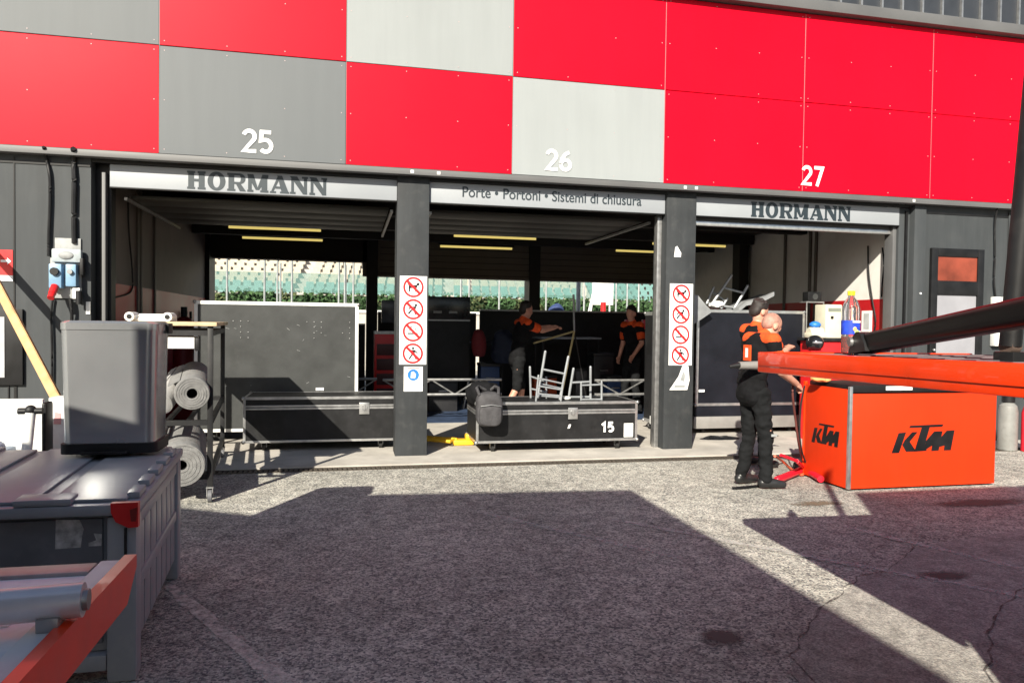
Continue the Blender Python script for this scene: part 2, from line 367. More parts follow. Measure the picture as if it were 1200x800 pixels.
# smooth resurfaced patch, outlined by a crack
pts = [at(1075, 640, Z=0), at(1040, 668, Z=0), at(985, 690, Z=0), at(968, 708, Z=0), at(940, 740, Z=0), at(925, 800, Z=0)]
poly = []
for a, c in zip(pts, pts[1:]):
    for k in range(8):
        p = a.lerp(c, k/8); poly.append(p+V((mnoise.noise(p*5)*.05, mnoise.noise(p*5+V((9, 3, 1)))*.05, 0)))
end = [V((1.75, 1.2, 0)), V((1.6, -5, 0)), V((9, -5, 0)), V((9, 4.5, 0)), V((5.5, 4.75, 0))]
b = MB(); f = b.bm.faces.new([b.bm.verts.new((p.x, p.y, .004)) for p in poly+end]); b.mi(ASPH2)
struct(b, 'smooth_asphalt_road')
CRK = worn_mat('crack_black', (.05, .045, .042), 11., .50)
def strip(pts, w0, mt, z, name, jit=0., n=10):
    b = MB(); pp = []
    for a, c in zip(pts, pts[1:]):
        for k in range(n): pp.append(V(a).lerp(V(c), k/n))
    pp.append(V(pts[-1])); L, Rr = [], []
    for i, p in enumerate(pp):
        d = (pp[min(i+1, len(pp)-1)]-pp[max(0, i-1)]); d.z = 0; d.normalize(); nn = V((-d.y, d.x, 0))
        ww = w0/2*(1+jit*mnoise.noise(p*7)); sh = nn*(jit*.03*mnoise.noise(p*6+V((5, 0, 0))))
        L.append(b.bm.verts.new((*(p+nn*ww+sh).xy, z))); Rr.append(b.bm.verts.new((*(p-nn*ww+sh).xy, z)))
    for i in range(len(pp)-1): b.bm.faces.new((L[i], Rr[i], Rr[i+1], L[i+1]))
    b.mi(mt); o = struct(b, name); return o
strip([p for p in poly[::4]]+[V((1.75, 1.2, 0))], .009, CRK, .0075, 'road_crack', 1.6, 6)
strip([at(1200, 690, Z=0), at(1172, 712, Z=0), at(1160, 745, Z=0), at(1158, 800, Z=0)], .011, CRK, .0079, 'road_crack', 1.0)
OIL = worn_mat('oil_stain', (.09, .075, .07), 3., .60, True)
def blob(px, py, rx, ry, mt, z, name):
    c = at(px, py, Z=0); b = MB(); vs = []
    for k in range(40):
        a = 2*pi*k/40; r = 1+.22*mnoise.noise(V((cos(a)*1.5+px, sin(a)*1.5, .3)))
        vs.append(b.bm.verts.new((c.x+rx*cos(a)*r, c.y+ry*sin(a)*r, z)))
    b.bm.faces.new(vs); b.mi(mt); struct(b, name)
blob(1108, 676, .36, .14, OIL, .0083, 'oil_stain')
blob(845, 748, .22, .22, OIL, .0045, 'oil_stain')
blob(1150, 590, .9, .22, worn_mat('wet_stain', (.10, .085, .075), 4., .55, True), .0048, 'wet_stain')
blob(960, 590, .45, .16, worn_mat('brown_dirt', (.16, .12, .08), 9., .6, True), .0052, 'dirt_stain')
WP = worn_mat('worn_white_paint', (.62, .58, .52), 16., .47)
WP2 = worn_mat('faint_white_paint', (.50, .49, .46), 17., .52)
strip([at(196, 686, Z=0), at(330, 800, Z=0), at(360, 824, Z=0)], .075, WP, .0042, 'road_marking', .7)
strip([at(716, 609, Z=0), at(880, 640, Z=0), at(1200, 700, Z=0)], .07, WP2, .0087, 'road_marking', .5)
strip([at(990, 618, Z=0), at(1200, 668, Z=0)], .07, WP2, .0091, 'road_marking', .5)
strip([at(560, 600, Z=0), at(800, 655, Z=0)], .08, WP2, .0056, 'road_marking', .6)

# ------------------------------------------------------------------ pit building
B = thing('pit_building', 'red and grey panelled pit garage building with three open bays', 'building', (0, 8.46, 0))
PY = 8.38
xs = [at(p, y, Y=PY).x for p, y in ((186.5, 115), (405.5, 130), (600.5, 150), (778.5, 160), (941.5, 170), (1091, 180))]
dx = (xs[-1]-xs[0])/5
X0 = xs[0]
ZB, ZJ, ZT = 3.30, 4.435, 5.56
def panel(i, row, mt):
    z0, z1 = (ZB, ZJ) if row == 0 else (ZJ, ZT)
    x0 = xs[i] if 0 <= i < 6 else X0+dx*i
    x1 = xs[i+1] if 0 <= i+1 < 6 else X0+dx*(i+1)
    b = MB(); g = .004
    b.box((x0+g, PY, z0+g), (x1-g, PY+.03, z1-g), mt, .003, seg=1)
    for u in (.05, (x1-x0)*.35, (x1-x0)*.66, x1-x0-.05):
        for v in (.05, (z1-z0)/2, z1-z0-.05):
            if random.random() < .88:
                b.tube((x0+u, PY+.001, z0+v), (x0+u, PY-.003, z0+v), .0055, RIVET, n=8)
    rz = random.uniform(-.0022, .0022); rx = random.uniform(-.003, .003)
    bmesh.ops.rotate(b.bm, verts=b.bm.verts, cent=((x0+x1)/2, PY, (z0+z1)/2), matrix=Euler((rx, 0, rz)).to_matrix())
    return b.build('cladding_panel', B)
for i in range(-4, 10):
    top = {-1: MGREY, 1: LGREY, -3: LGREY}.get(i, RED); bot = {0: MGREY, 2: LGREY, -2: MGREY, -4: MGREY}.get(i, RED)
    panel(i, 0, bot); panel(i, 1, top)
XL, XR = X0-dx*4, X0+dx*10
part('backing_board', B, BLK, (XL, PY+.035, ZB+.01), (XR, PY+.06, ZT-.01))
b = MB(); b.box((XL, 8.34, 3.225), (XR, 8.46, 3.292), BEAM, .006); b.box((XL, 8.352, 3.292), (XR, 8.44, 3.299), BLK); b.build('flashing', B)
JNT = mat('joint_pink', (.62, .16, .17), .5)
for i in range(-3, 10):
    x = xs[i] if 0 <= i < 6 else X0+dx*i
    part('joint_strip', B, JNT if i > 2 else BEAM, (x-.0035, PY+.004, ZB+.01), (x+.0035, PY+.034, ZT-.01))
# bits of tape left on the flashing
b = MB(); 
for px, py in ((483, 205), (514, 206), (803, 221), (816, 222), (1071, 234)):
    p = at(px, py, Y=8.338); b.box((p.x-.018, 8.334, 3.24), (p.x+.02, 8.3395, 3.275), WHTB, .002)
b.build('tape_scrap', B)
b = MB(); b.box((XL, 8.27, 5.565), (XR, 8.5, 5.70), BEAM, .008); b.build('parapet_beam', B)
part('glazing', B, mat('dark_glazing', (.020, .024, .032), .6, 0, var=.1), (XL, 8.44, 5.702), (XR, 8.46, 7.3))
x = 4.6
mu0 = None
while x < 10.5:
    mo = part('mullion', B, ALUD, (x, 8.40, 5.702), (x+.026, 8.438, 7.3)) if mu0 is None else None
    if mo: mu0 = mo; mx0 = x
    else:
        mo = mu0.copy(); COL.objects.link(mo); mo.location.x += x-mx0
    x += .31
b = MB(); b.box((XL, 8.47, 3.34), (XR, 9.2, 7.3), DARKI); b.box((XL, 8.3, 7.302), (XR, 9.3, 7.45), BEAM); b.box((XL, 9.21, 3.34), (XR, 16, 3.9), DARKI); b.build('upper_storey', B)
# charcoal walls left and right of the bays
b = MB(); b.box((-9, 8.46, 0), (-2.655, 8.7, 3.224), CHAR)
for sx in (-3.375, -4.6, -5.8): b.box((sx, 8.452, .02), (sx+.012, 8.4595, 3.2), BLK)
b.box((-9, 8.45, 3.135), (-2.66, 8.4585, 3.16), BLK)
b.build('wall', B)
b = MB(); b.box((7.57, 8.47, 0), (14, 8.7, 3.224), CHAR); b.box((8.93, 8.448, 0), (9.05, 8.469, 3.2), CHAR, .004)
b.box((7.6, 8.462, 3.12), (14, 8.4695, 3.145), BLK); b.build('wall', B)
b = MB(); b.box((7.385, 8.43, 0), (7.565, 8.7, 3.224), CHAR, .006); b.build('pilaster', B)
b = MB(); b.box((7.215, 8.52, 0), (7.383, 8.74, 3.2), CHAR, .004); b.box((7.16, 8.56, 0), (7.213, 8.72, 2.95), BEAM, .004); b.box((7.3, 8.49, 0), (7.33, 8.519, 3.15), BLK); b.build('door_jamb', B)
b = MB(); b.box((-2.653, 8.60, 0), (-2.50, 8.75, 3.2), BLK); b.box((-2.57, 8.52, 0), (-2.535, 8.598, 3.1), BEAM, .004); b.box((-2.653, 8.47, 3.19), (7.38, 8.5, 3.222), BLK); b.build('door_jamb', B)
for x0, x1 in ((.520, .885), (3.828, 4.222)):
    b = MB(); b.box((x0, 8.46, 0), (x1, 8.86, 3.224), PILL, .008)
    if x0 > 2: b.box((x0-.06, 8.60, 0), (x0-.003, 8.70, 2.945), ALUD, .004)
    b.build('pillar', B)
# rear structure
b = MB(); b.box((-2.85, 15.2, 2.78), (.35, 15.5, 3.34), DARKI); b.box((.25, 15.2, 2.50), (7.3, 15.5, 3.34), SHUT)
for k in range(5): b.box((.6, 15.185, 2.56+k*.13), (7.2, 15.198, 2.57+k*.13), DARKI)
b.build('rear_lintel', B)
part('rear_shutter', B, SHUT, (6.75, 15.2, .02), (7.3, 15.3, 2.499))
for x, wd in ((-2.72, .16), (.44, .22), (3.85, .24)):
    part('rear_post', B, BLK, (x-wd/2, 15.15 if x > 0 else 15.0, .021), (x+wd/2, 15.6, 3.33))
part('rear_post', B, DARKI, (7.02, 12.3, .021), (7.21, 12.55, 3.33))
def sidewall(x0, x1, face, name):
    b = MB(); b.box((x0, 8.76, .021), (x1, 16, 3.33), WALLI if face < 0 else mat('shaded_brown_wall', (.17, .14, .125), .7, var=.1, scale=1.5, dirt=.3))  # left wall: shade put into a darker, browner copy of the wall colour
    d = .004 if face > 0 else -.004; xf = x1 if face > 0 else x0
    lo, hi = sorted((xf+d*.25, xf+d*2)); b.box((lo, 8.77, .03), (hi, 15.9, 1.975), REDD)
    for yy in (10.35, 10.5, 11.2):
        l2, h2 = sorted((xf+d, xf+d*8)); b.box((l2, yy, .04), (h2, yy+.05, 3.25), SHUT)
    return b.build(name, B)
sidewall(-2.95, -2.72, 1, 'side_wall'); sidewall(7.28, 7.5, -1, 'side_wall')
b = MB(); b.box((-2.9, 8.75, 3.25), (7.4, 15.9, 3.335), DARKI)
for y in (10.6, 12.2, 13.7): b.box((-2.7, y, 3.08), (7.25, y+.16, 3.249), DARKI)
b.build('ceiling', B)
# sectional doors parked under the ceiling of bays 25 and 26, and the lowered shutter of bay 27
DOORP = mat('parked_door_grey', (.03, .03, .026), .6, var=.1)
for x0, x1 in ((-2.4, .45), (.95, 3.72)):
    b = MB()
    for k in range(4): b.box((x0, 8.95+k*.53, 2.90), (x1, 9.46+k*.53, 2.94), DOORP, .008)
    for xx in (x0-.03, x1+.01): b.box((xx, 8.8, 2.86), (xx+.03, 11.4, 2.89), ALUD)
    b.tube((x0, 8.83, 3.06), (x1, 8.83, 3.06), .035, ALUD)
    b.build('overhead_door', B)
b = MB(); b.box((4.24, 8.60, 2.84), (7.158, 8.66, 2.90), ALU, .01); b.box((4.24, 8.61, 2.902), (7.158, 8.65, 3.2), mat('shutter_dark', (.05, .05, .05), .5)); b.build('roller_shutter', B)
# numbers on the panels
for s, px, py in (('25', 302, 180), ('26', 654.5, 201), ('27', 952, 218)):
    p = at(px, py, Y=PY-.003)
    p.y -= .004; o = digits('number', s, p, AX, AZ, .255, .165, WHT, B); o['label'] = 'white number %s painted on the panel' % s
# right side door
b = MB(); x0, x1 = 7.665, 8.51
D1 = b; b.box((x0, 8.42, .02), (x0+.10, 8.468, 2.66), BLK, .006); b.box((x1-.10, 8.42, .02), (x1, 8.468, 2.66), BLK, .006)
b.box((x0+.101, 8.421, 2.55), (x1-.101, 8.468, 2.66), BLK, .006); b.box((x0+.101, 8.421, 2.03), (x1-.101, 8.468, 2.22), BLK, .006); b.box((x0+.101, 8.421, .02), (x1-.101, 8.468, .2), BLK)
dr = b.build('door', B)
part('door_pane', dr, mat('red_reflection_glass', (.22, .045, .025), .15, 0, var=.35, scale=2.5), (x0+.102, 8.44, 2.222), (x1-.102, 8.46, 2.548))  # reddish reflection put into the base colour of the pane
part('door_panel', dr, mat('pale_door_film', (.26, .26, .285), .5, var=.08, scale=3), (x0+.102, 8.441, .202), (x1-.102, 8.461, 2.028))
b = MB(); b.sph((x0+.05, 8.40, 1.28), .022, ALUD); b.tube((x0+.05, 8.42, 1.28), (x0+.05, 8.40, 1.28), .012, ALUD); b.build('handle', dr)
p1, p2 = at(-60, 366, Y=8.43), at(27, 450, Y=8.43)
b = MB(); b.box((p1.x, 8.42, .86), (p2.x, 8.458, 1.64), BLK, .006); vh = b.build('hatch', B)
part('hatch_panel', vh, mat('pale_hatch_film', (.36, .36, .38), .5), (p1.x+.1, 8.412, .94), (at(5, 400, Y=8.41).x, 8.419, 1.56))
b = MB()
for x in (-3.43, -3.36): b.box((x, 8.448, .05), (x+.012, 8.4585, .85), BLK)
b.build('wall_groove', B)

# ------------------------------------------------------------------ name boards
def letters(word, o, h, wd, mt, parent, depth=.004):
    """heavy slab-serif capitals"""
    b = MB(); k = [0]
    def add(poly, x):
        k[0] += 1
        b.prism([((x+px)*sx, py*h) for px, py in poly], V(o)+V((0, -.0004*(k[0] % 7), 0)), AX, AZ, depth, mt)
    adv = {'H': .98, 'O': .95, 'R': .98, 'M': 1.12, 'A': 1.0, 'N': .98}
    tot = sum(adv[c] for c in word); sx = wd/tot
    x = 0
    for c in word:
        w_ = adv[c]-.08
        def st(a, b_, y0=0, y1=1): add([(a, y0), (b_, y0), (b_, y1), (a, y1)], x)
        if c == 'H':
            for a in (.06, w_-.34): st(a, a+.28, .121, .879); st(a-.05, a+.33, 0, .12); st(a-.05, a+.33, .88, 1)
            st(.345, w_-.345, .42, .58)
        elif c == 'O':
            n = 28; cx = w_/2
            for j in range(n):
                a0, a1 = 2*pi*j/n, 2*pi*(j+1)/n
                q = lambda a, rx, ry: (cx+rx*cos(a), .5+ry*sin(a))
                b.prism([tuple(v*s for v, s in zip((x+pp[0], pp[1]), (sx, h))) for pp in (q(a0, .17, .36), q(a0, cx, .53), q(a1, cx, .53), q(a1, .17, .36))], o, AX, AZ, depth, mt)
        elif c == 'R':
            st(.06, .34, .121, .879); st(0, .40, 0, .12); st(0, .345, .88, 1)
            st(.345, .6, .88, 1); st(.345, .6, .40, .52)
            n = 10
            for j in range(n):
                a0, a1 = -pi/2+pi*j/n, -pi/2+pi*(j+1)/n
                q = lambda a, r, ry: (.6+r*cos(a), .70+ry*sin(a))
                add([q(a0, .06, .18), q(a0, .29, .30), q(a1, .29, .30), q(a1, .06, .18)], x)
            add([(.42, .42), (.66, .42), (.93, 0), (.62, 0)], x)
        elif c == 'M':
            st(.04, .22, .121, .85); st(0, .3, 0, .12); st(w_-.34, w_-.06, .121, .85); st(w_-.4, w_, 0, .12)
            add([(0, 1), (.02, .88), (.42, .12), (.55, .12), (.3, 1)], x); add([(.46, .12), (.58, .12), (w_, .86), (w_, 1), (w_-.3, 1)], x)
        elif c == 'A':
            add([(.02, 0), (.14, 0), (.5, .86), (.40, 1)], x); add([(.36, 1), (.60, 1), (.93, .06), (.58, .06)], x)
            st(0, .3, 0, .10); st(.5, .96, 0, .10); st(.27, .62, .26, .38)
        elif c == 'N':
            st(.06, .20, .12, .88); st(0, .28, 0, .12); st(w_-.2, w_-.04, .12, 1); st(w_-.3, w_, .89, 1)
            add([(0, 1), (.36, 1), (w_-.04, .12), (w_-.04, 0), (w_-.24, 0)], x)
        x += adv[c]
    return b.build('lettering', parent)
def board(x0, x1, label):
    t = thing('name_board', label, 'sign', ((x0+x1)/2, 8.51, 2.95), 'name boards over the garage bays')
    b = MB(); b.box((x0, 8.51, 2.952), (x1, 8.56, 3.188), SIGNW, .004); b.build('board', t)
    b = MB(); b.box((x0, 8.505, 2.940), (x1, 8.57, 2.951), BLK); b.build('lower_trim', t)
    return t
n1 = board(-2.49, .517, 'white name board with dark slab lettering over bay 25')
a, c = at(219, 219, Y=8.508), at(385, 228, Y=8.508)
letters('HORMANN', (a.x, 8.508, 2.968), .195, c.x-a.x, INK, n1)
n2 = board(.89, 3.822, 'white board reading Porte Portoni Sistemi di chiusura over middle bay')
a, c = at(541, 231, Y=8.508), at(751, 241, Y=8.508)
def twidth(q):
    cu = bpy.data.curves.new('w', 'FONT'); cu.body = q; cu.size = .175; o = bpy.data.objects.new('w', cu); COL.objects.link(o); bpy.context.view_layer.update(); r = o.dimensions.x
    bpy.data.objects.remove(o); bpy.data.curves.remove(cu); return r
full = 'Porte • Portoni • Sistemi di chiusura'; W_ = twidth(full); kx = (c.x-a.x)/W_; pos = 0
for wd in full.split(' '):
    i = full.index(wd, pos); pos = i+len(wd); xo = twidth(full[:pos])-twidth(wd)
    text('lettering', wd, .175, (a.x+xo*kx, 8.5075, 3.035), AX, AZ, INK, n2, .0015, .001, 'LEFT', kx)
n3 = board(4.228, 7.21, 'white name board with dark slab lettering over bay 27')
a, c = at(880, 251, Y=8.508), at(998, 257, Y=8.508)
letters('HORMANN', (a.x, 8.508, 2.968), .195, c.x-a.x, INK, n3)

# ------------------------------------------------------------------ prohibition sheets on the pillars
def ban_sheet(x, z0, z1, label, torn=False):
    t = thing('prohibition_sign', label, 'sign', (x, 8.455, z0), 'prohibition signs on the pillars')
    h = z1-z0; w_ = .31
    b = MB(); b.box((x-w_/2, 8.455, z0), (x+w_/2, 8.4585, z1), WHT); b.build('sheet', t)
    for k in range(4):
        cz = z1-h*(k+.5)/4; r = h/8*.93
        b = MB(); n = 32
        for j in range(n):
            a0, a1 = 2*pi*j/n, 2*pi*(j+1)/n
            b.prism([(r*.80*cos(a0), r*.80*sin(a0)), (r*cos(a0), r*sin(a0)), (r*cos(a1), r*sin(a1)), (r*.80*cos(a1), r*.80*sin(a1))], (x, 8.4535, cz), AX, AZ, .001, REDP)
        d = .7071
        b.prism([(-r*.82*d-r*.09, r*.82*d-r*.09), (-r*.82*d+r*.09, r*.82*d+r*.09), (r*.82*d+r*.09, -r*.82*d+r*.09), (r*.82*d-r*.09, -r*.82*d-r*.09)], (x, 8.4528, cz), AX, AZ, .0008, REDP)
        b.build('ban_ring', t)
        b = MB(); o = (x, 8.4541, cz)
        P = lambda pl, q=0: b.prism([(u*r, v*r) for u, v in pl], V(o)+V((0, -.0001*q, 0)), AX, AZ, .0005, BLK)
        if k == 0:
            P([(-.5, -.1), (.3, -.1), (.42, .22), (-.42, .2)]); P([(.25, .1), (.35, .45), (.6, .38), (.55, .2)], 1); P([(-.45, -.45), (-.33, -.45), (-.3, .05), (-.47, .05)], 2); P([(.15, -.45), (.28, -.45), (.3, .05), (.15, .05)], 3); P([(-.62, .42), (-.55, .46), (-.36, .16), (-.44, .08)], 4)
        elif k == 1:
            P([(.15, .3), (.35, .3), (.4, .5), (.12, .5)]); P([(-.1, .25), (.3, .3), (.2, -.1), (-.2, -.05)], 1); P([(-.25, -.05), (-.05, -.05), (-.4, -.5), (-.55, -.42)], 2); P([(.02, -.08), (.2, -.1), (.3, -.5), (.15, -.5)], 3); P([(-.5, .1), (-.1, .28), (-.12, .12), (-.45, -.02)], 4)
        elif k == 2:
            P([(-.55, -.28), (.45, -.28), (.45, -.14), (-.55, -.14)]); P([(.3, -.05), (.38, -.05), (.22, .35), (.14, .35)], 1); P([(.45, 0), (.53, 0), (.5, .4), (.42, .4)], 2); P([(-.4, .05), (-.3, .05), (-.1, .5), (-.2, .5)], 3)
        else:
            P([(-.08, .4), (.12, .4), (.14, .6), (-.1, .6)]); P([(-.2, .35), (.25, .35), (.15, -.1), (-.15, -.1)], 1); P([(-.15, -.1), (.02, -.1), (-.3, -.58), (-.45, -.55)], 2); P([(0, -.1), (.15, -.1), (.42, -.55), (.28, -.6)], 3); P([(.2, .33), (.5, .05), (.42, -.02), (.15, .2)], 4)
        b.build('pictogram', t)
    return t
ban_sheet(.712, 1.075, 2.09, 'white sheet of four red prohibition rings on left pillar')
ban_sheet(4.038, 1.068, 2.085, 'white sheet of four red prohibition rings on right pillar')
t = thing('notice_sticker', 'small white notice with blue disc under the left prohibition sheet', 'sticker', (.72, 8.456, .76))
part('sheet', t, WHT, (.612, 8.456, .765), (.828, 8.4585, 1.05))
b = MB(); b.lathe([(.066, 0), (.066, .002)], (.72, 8.4555, .955), BLUE, axis=(0, -1, 0)); b.build('disc', t)
b = MB(); b.prism([(-.03, -.035), (.02, -.04), (.03, .01), (0, .04), (-.025, .03)], (.72, 8.4525, .955), AX, AZ, .0005, WHT); b.build('pictogram', t)
b = MB()
for k in range(4): b.box((.64, 8.4548, .785+k*.024), (.80-.02*(k % 2), 8.4555, .793+k*.024), GREYB)
b.box((.65, 8.4548, 1.03), (.79, 8.4555, 1.038), REDP); b.build('print', t)
b = MB(); p = (4.04, 8.4555, .76)
b.prism([(-.14, .0), (.10, 0), (.13, .12), (.11, .30), (.03, .30), (-.02, .17)], p, AX, AZ, .002, WHT)
b.prism([(.0, .12), (.03, .2), (.055, .25), (.07, .17), (.06, .1)], (4.04, 8.4552, .76), AX, AZ, .0004, GREYB)
b.prism([(-.08, .03), (.07, .03), (.07, .06), (-.07, .06)], (4.04, 8.4552, .76), AX, AZ, .0004, GREYB)
tag(b.build('torn_sticker', origin=p), 'torn white sticker remnant under the right prohibition sheet', 'sticker')
b = MB(); p = at(793, 301, Y=8.4585); b.prism([(-.035, 0), (.055, 0), (.06, .05), (.005, .135), (-.02, .12)], p, AX, AZ, .002, WHT)
tag(b.build('sticker_scrap', origin=p), 'white pointed sticker scrap high on the right pillar', 'sticker')

# ------------------------------------------------------------------ left wall fittings
p1, p2 = at(54, 278, Y=8.43), at(95, 352, Y=8.43)
t = thing('socket_panel', 'weathered electrical socket panel with blue boxes on left wall', 'socket panel', (-2.9, 8.45, 1.74))
b = MB(); b.box((-2.99, 8.44, 2.18), (-2.745, 8.458, 2.385), GREYB, .004); b.box((-3.03, 8.43, 1.76), (-2.74, 8.458, 2.179), GREYB, .006); b.build('back_plate', t)
b = MB(); b.box((-3.0, 8.37, 2.13), (-2.72, 8.43, 2.27), mat('grey_socket_cover', (.30, .34, .36), .5, dirt=.3), .02); b.sph((-2.86, 8.37, 2.2), .06, GREYB, (1.2, .35, .7)); b.build('cover', t)
for x0, x1, z0, z1 in ((-3.01, -2.89, 1.86, 2.11), (-2.855, -2.755, 1.88, 2.11)):
    b = MB(); b.box((x0, 8.33, z0), (x1, 8.43, z1), BLUEB, .014); so_ = b.build('socket', t)
    b = MB(); b.tube(((x0+x1)/2, 8.33, z1-.08), ((x0+x1)/2, 8.30, z1-.08), .04 if x0 < -3 else .025, BLK if x0 < -3 else GREYB, n=16); b.build('knob', so_)
b = MB(); b.tube((-2.95, 8.33, 1.88), (-2.95, 8.26, 1.80), .036, REDP, n=16); b.tube((-2.95, 8.26, 1.80), (-2.95, 8.22, 1.755), .032, REDP, n=12); b.build('red_plug', t)
b = MB(); b.box((-2.735, 8.37, 2.0), (-2.70, 8.44, 2.18), BLK, .01); b.tube((-2.74, 8.37, 1.84), (-2.74, 8.37, 1.70), .03, BLK); b.build('switch', t)
part('label_plate', t, WHTB, (-2.70, 8.45, 1.60), (-2.66, 8.4595, 1.73))
part('lower_box', t, WHTB, (-2.80, 8.36, 1.755), (-2.73, 8.429, 1.87), .008)
def cable(label, pts, r, mt=BLK, name='cable', cat='cable', group=None):
    pp = [V(p) for p in pts]; sm = []
    for i in range(len(pp)-1):
        a, b_, c, d = pp[max(0, i-1)], pp[i], pp[i+1], pp[min(i+2, len(pp)-1)]
        for k in range(8):
            u = k/8; sm.append(.5*((2*b_)+(c-a)*u+(2*a-5*b_+4*c-d)*u*u+(3*b_-a-3*c+d)*u**3))
    sm.append(pp[-1]); b = MB(); b.path(sm, r, mt); return tag(b.build(name, origin=pp[0]), label, cat, group)
def wp(px, py, y=8.43): return at(px, py, Y=y)
cable('black cable dropping from the flashing to left side of socket panel', [wp(51, 172, 8.32), wp(54, 185), wp(58, 205), wp(58.5, 235), wp(57, 278), wp(57, 300)], .016, group='wall cables')
cable('thick black cable beside the left door jamb above socket panel', [wp(86, 174, 8.32), wp(86, 186), wp(87, 210), wp(86.5, 250), wp(87, 285)], .026, group='wall cables')
cable('black cable hanging below the socket panel', [wp(62, 350), wp(60, 370), wp(61, 420), wp(60, 500)], .012, group='wall cables')
cable('short black cable with plug under socket panel beside the white plate', [wp(82, 350, 8.40), wp(84, 365, 8.40), wp(84, 390), wp(82, 450)], .016, group='wall cables')
cable('thin black cable on right wall above the white socket', [wp(1170, 238, 8.36), wp(1166, 262), wp(1166, 300), wp(1165, 330), wp(1167, 350)], .012, group='wall cables')
t = thing('wall_sign', 'red sign with white arrow at left edge of charcoal wall', 'sign', (-3.47, 8.45, 1.9))
p = at(15, 293, Y=8.45)
part('plate', t, REDP, (p.x-.26, 8.448, 1.985), (p.x, 8.4585, 2.245)); part('white_strip', t, WHT, (p.x-.26, 8.448, 1.925), (p.x, 8.4585, 1.984))
b = MB(); b.prism([(-.11, .012), (-.05, .012), (-.05, .035), (-.015, 0), (-.05, -.035), (-.05, -.012), (-.11, -.012)], (p.x, 8.446, 2.13), AX, AZ, .001, WHT); b.build('arrow', t)
t = thing('wall_socket', 'white double wall socket beside the right door', 'socket', (8.8, 8.44, 1.3))
b = MB()
for x0 in (8.67, 8.81): b.box((x0, 8.40, 1.80), (x0+.12, 8.468, 2.02), WHTB, .012)
b.box((8.66, 8.43, 1.62), (8.95, 8.468, 1.799), WHTB, .006); b.build('plate', t)
b = MB(); b.box((8.68, 8.38, 1.34), (8.88, 8.468, 1.60), WHTB, .012); b.tube((8.80, 8.38, 1.45), (8.80, 8.34, 1.43), .045, GREYB, n=16); b.build('lower_socket', t)
b = MB(); p = (7.50, 8.425, 2.04); b.tube((7.5, 8.432, 2.04), (7.5, 8.42, 2.04), .013, WHT, n=12)
tag(b.build('button', origin=p), 'tiny white round button on the right pilaster', 'button')

# ------------------------------------------------------------------ ceiling lamps
TUBE = emit('lamp_tube', (.95, .74, .22), .36)
def lamp(p, q, z, y, label, first=None):
    x0, x1 = p, q
    t = thing('ceiling_lamp', label, 'lamp', ((x0+x1)/2, y, z), 'ceiling lamps inside the garage')
    part('housing', t, DARKI, (x0-.03, y-.04, z+.028), (x1+.03, y+.04, z+.148))
    b = MB(); b.tube((x0, y, z), (x1, y, z), .022, TUBE); b.build('tube', t)
for a, c, row, lab in ((268, 376, 0, 'upper long pale lamp tube inside bay 25'), (284, 378, 1, 'lower rear pale lamp tube inside bay 25'),
                       (532, 628, 0, 'upper yellow lamp tube inside the middle bay'), (516, 600, 1, 'lower rear yellow lamp tube at left of middle bay'),
                       (722, 800, 1, 'rear yellow lamp tube at right of middle bay'), (765, 850, 0, 'yellow lamp tube seen past the right pillar')):
    y = (12.5, 14.4)[row]; z = 3.03 if row == 0 else 3.03
    py = {268: 268, 284: 280, 532: 278, 516: 290, 722: 295, 765: 287}[a]
    pa = at(a, py, Y=y); pb = at(c, py, Y=y); lamp(pa.x, pb.x, at((a+c)/2, py, Y=y).z, y, lab)

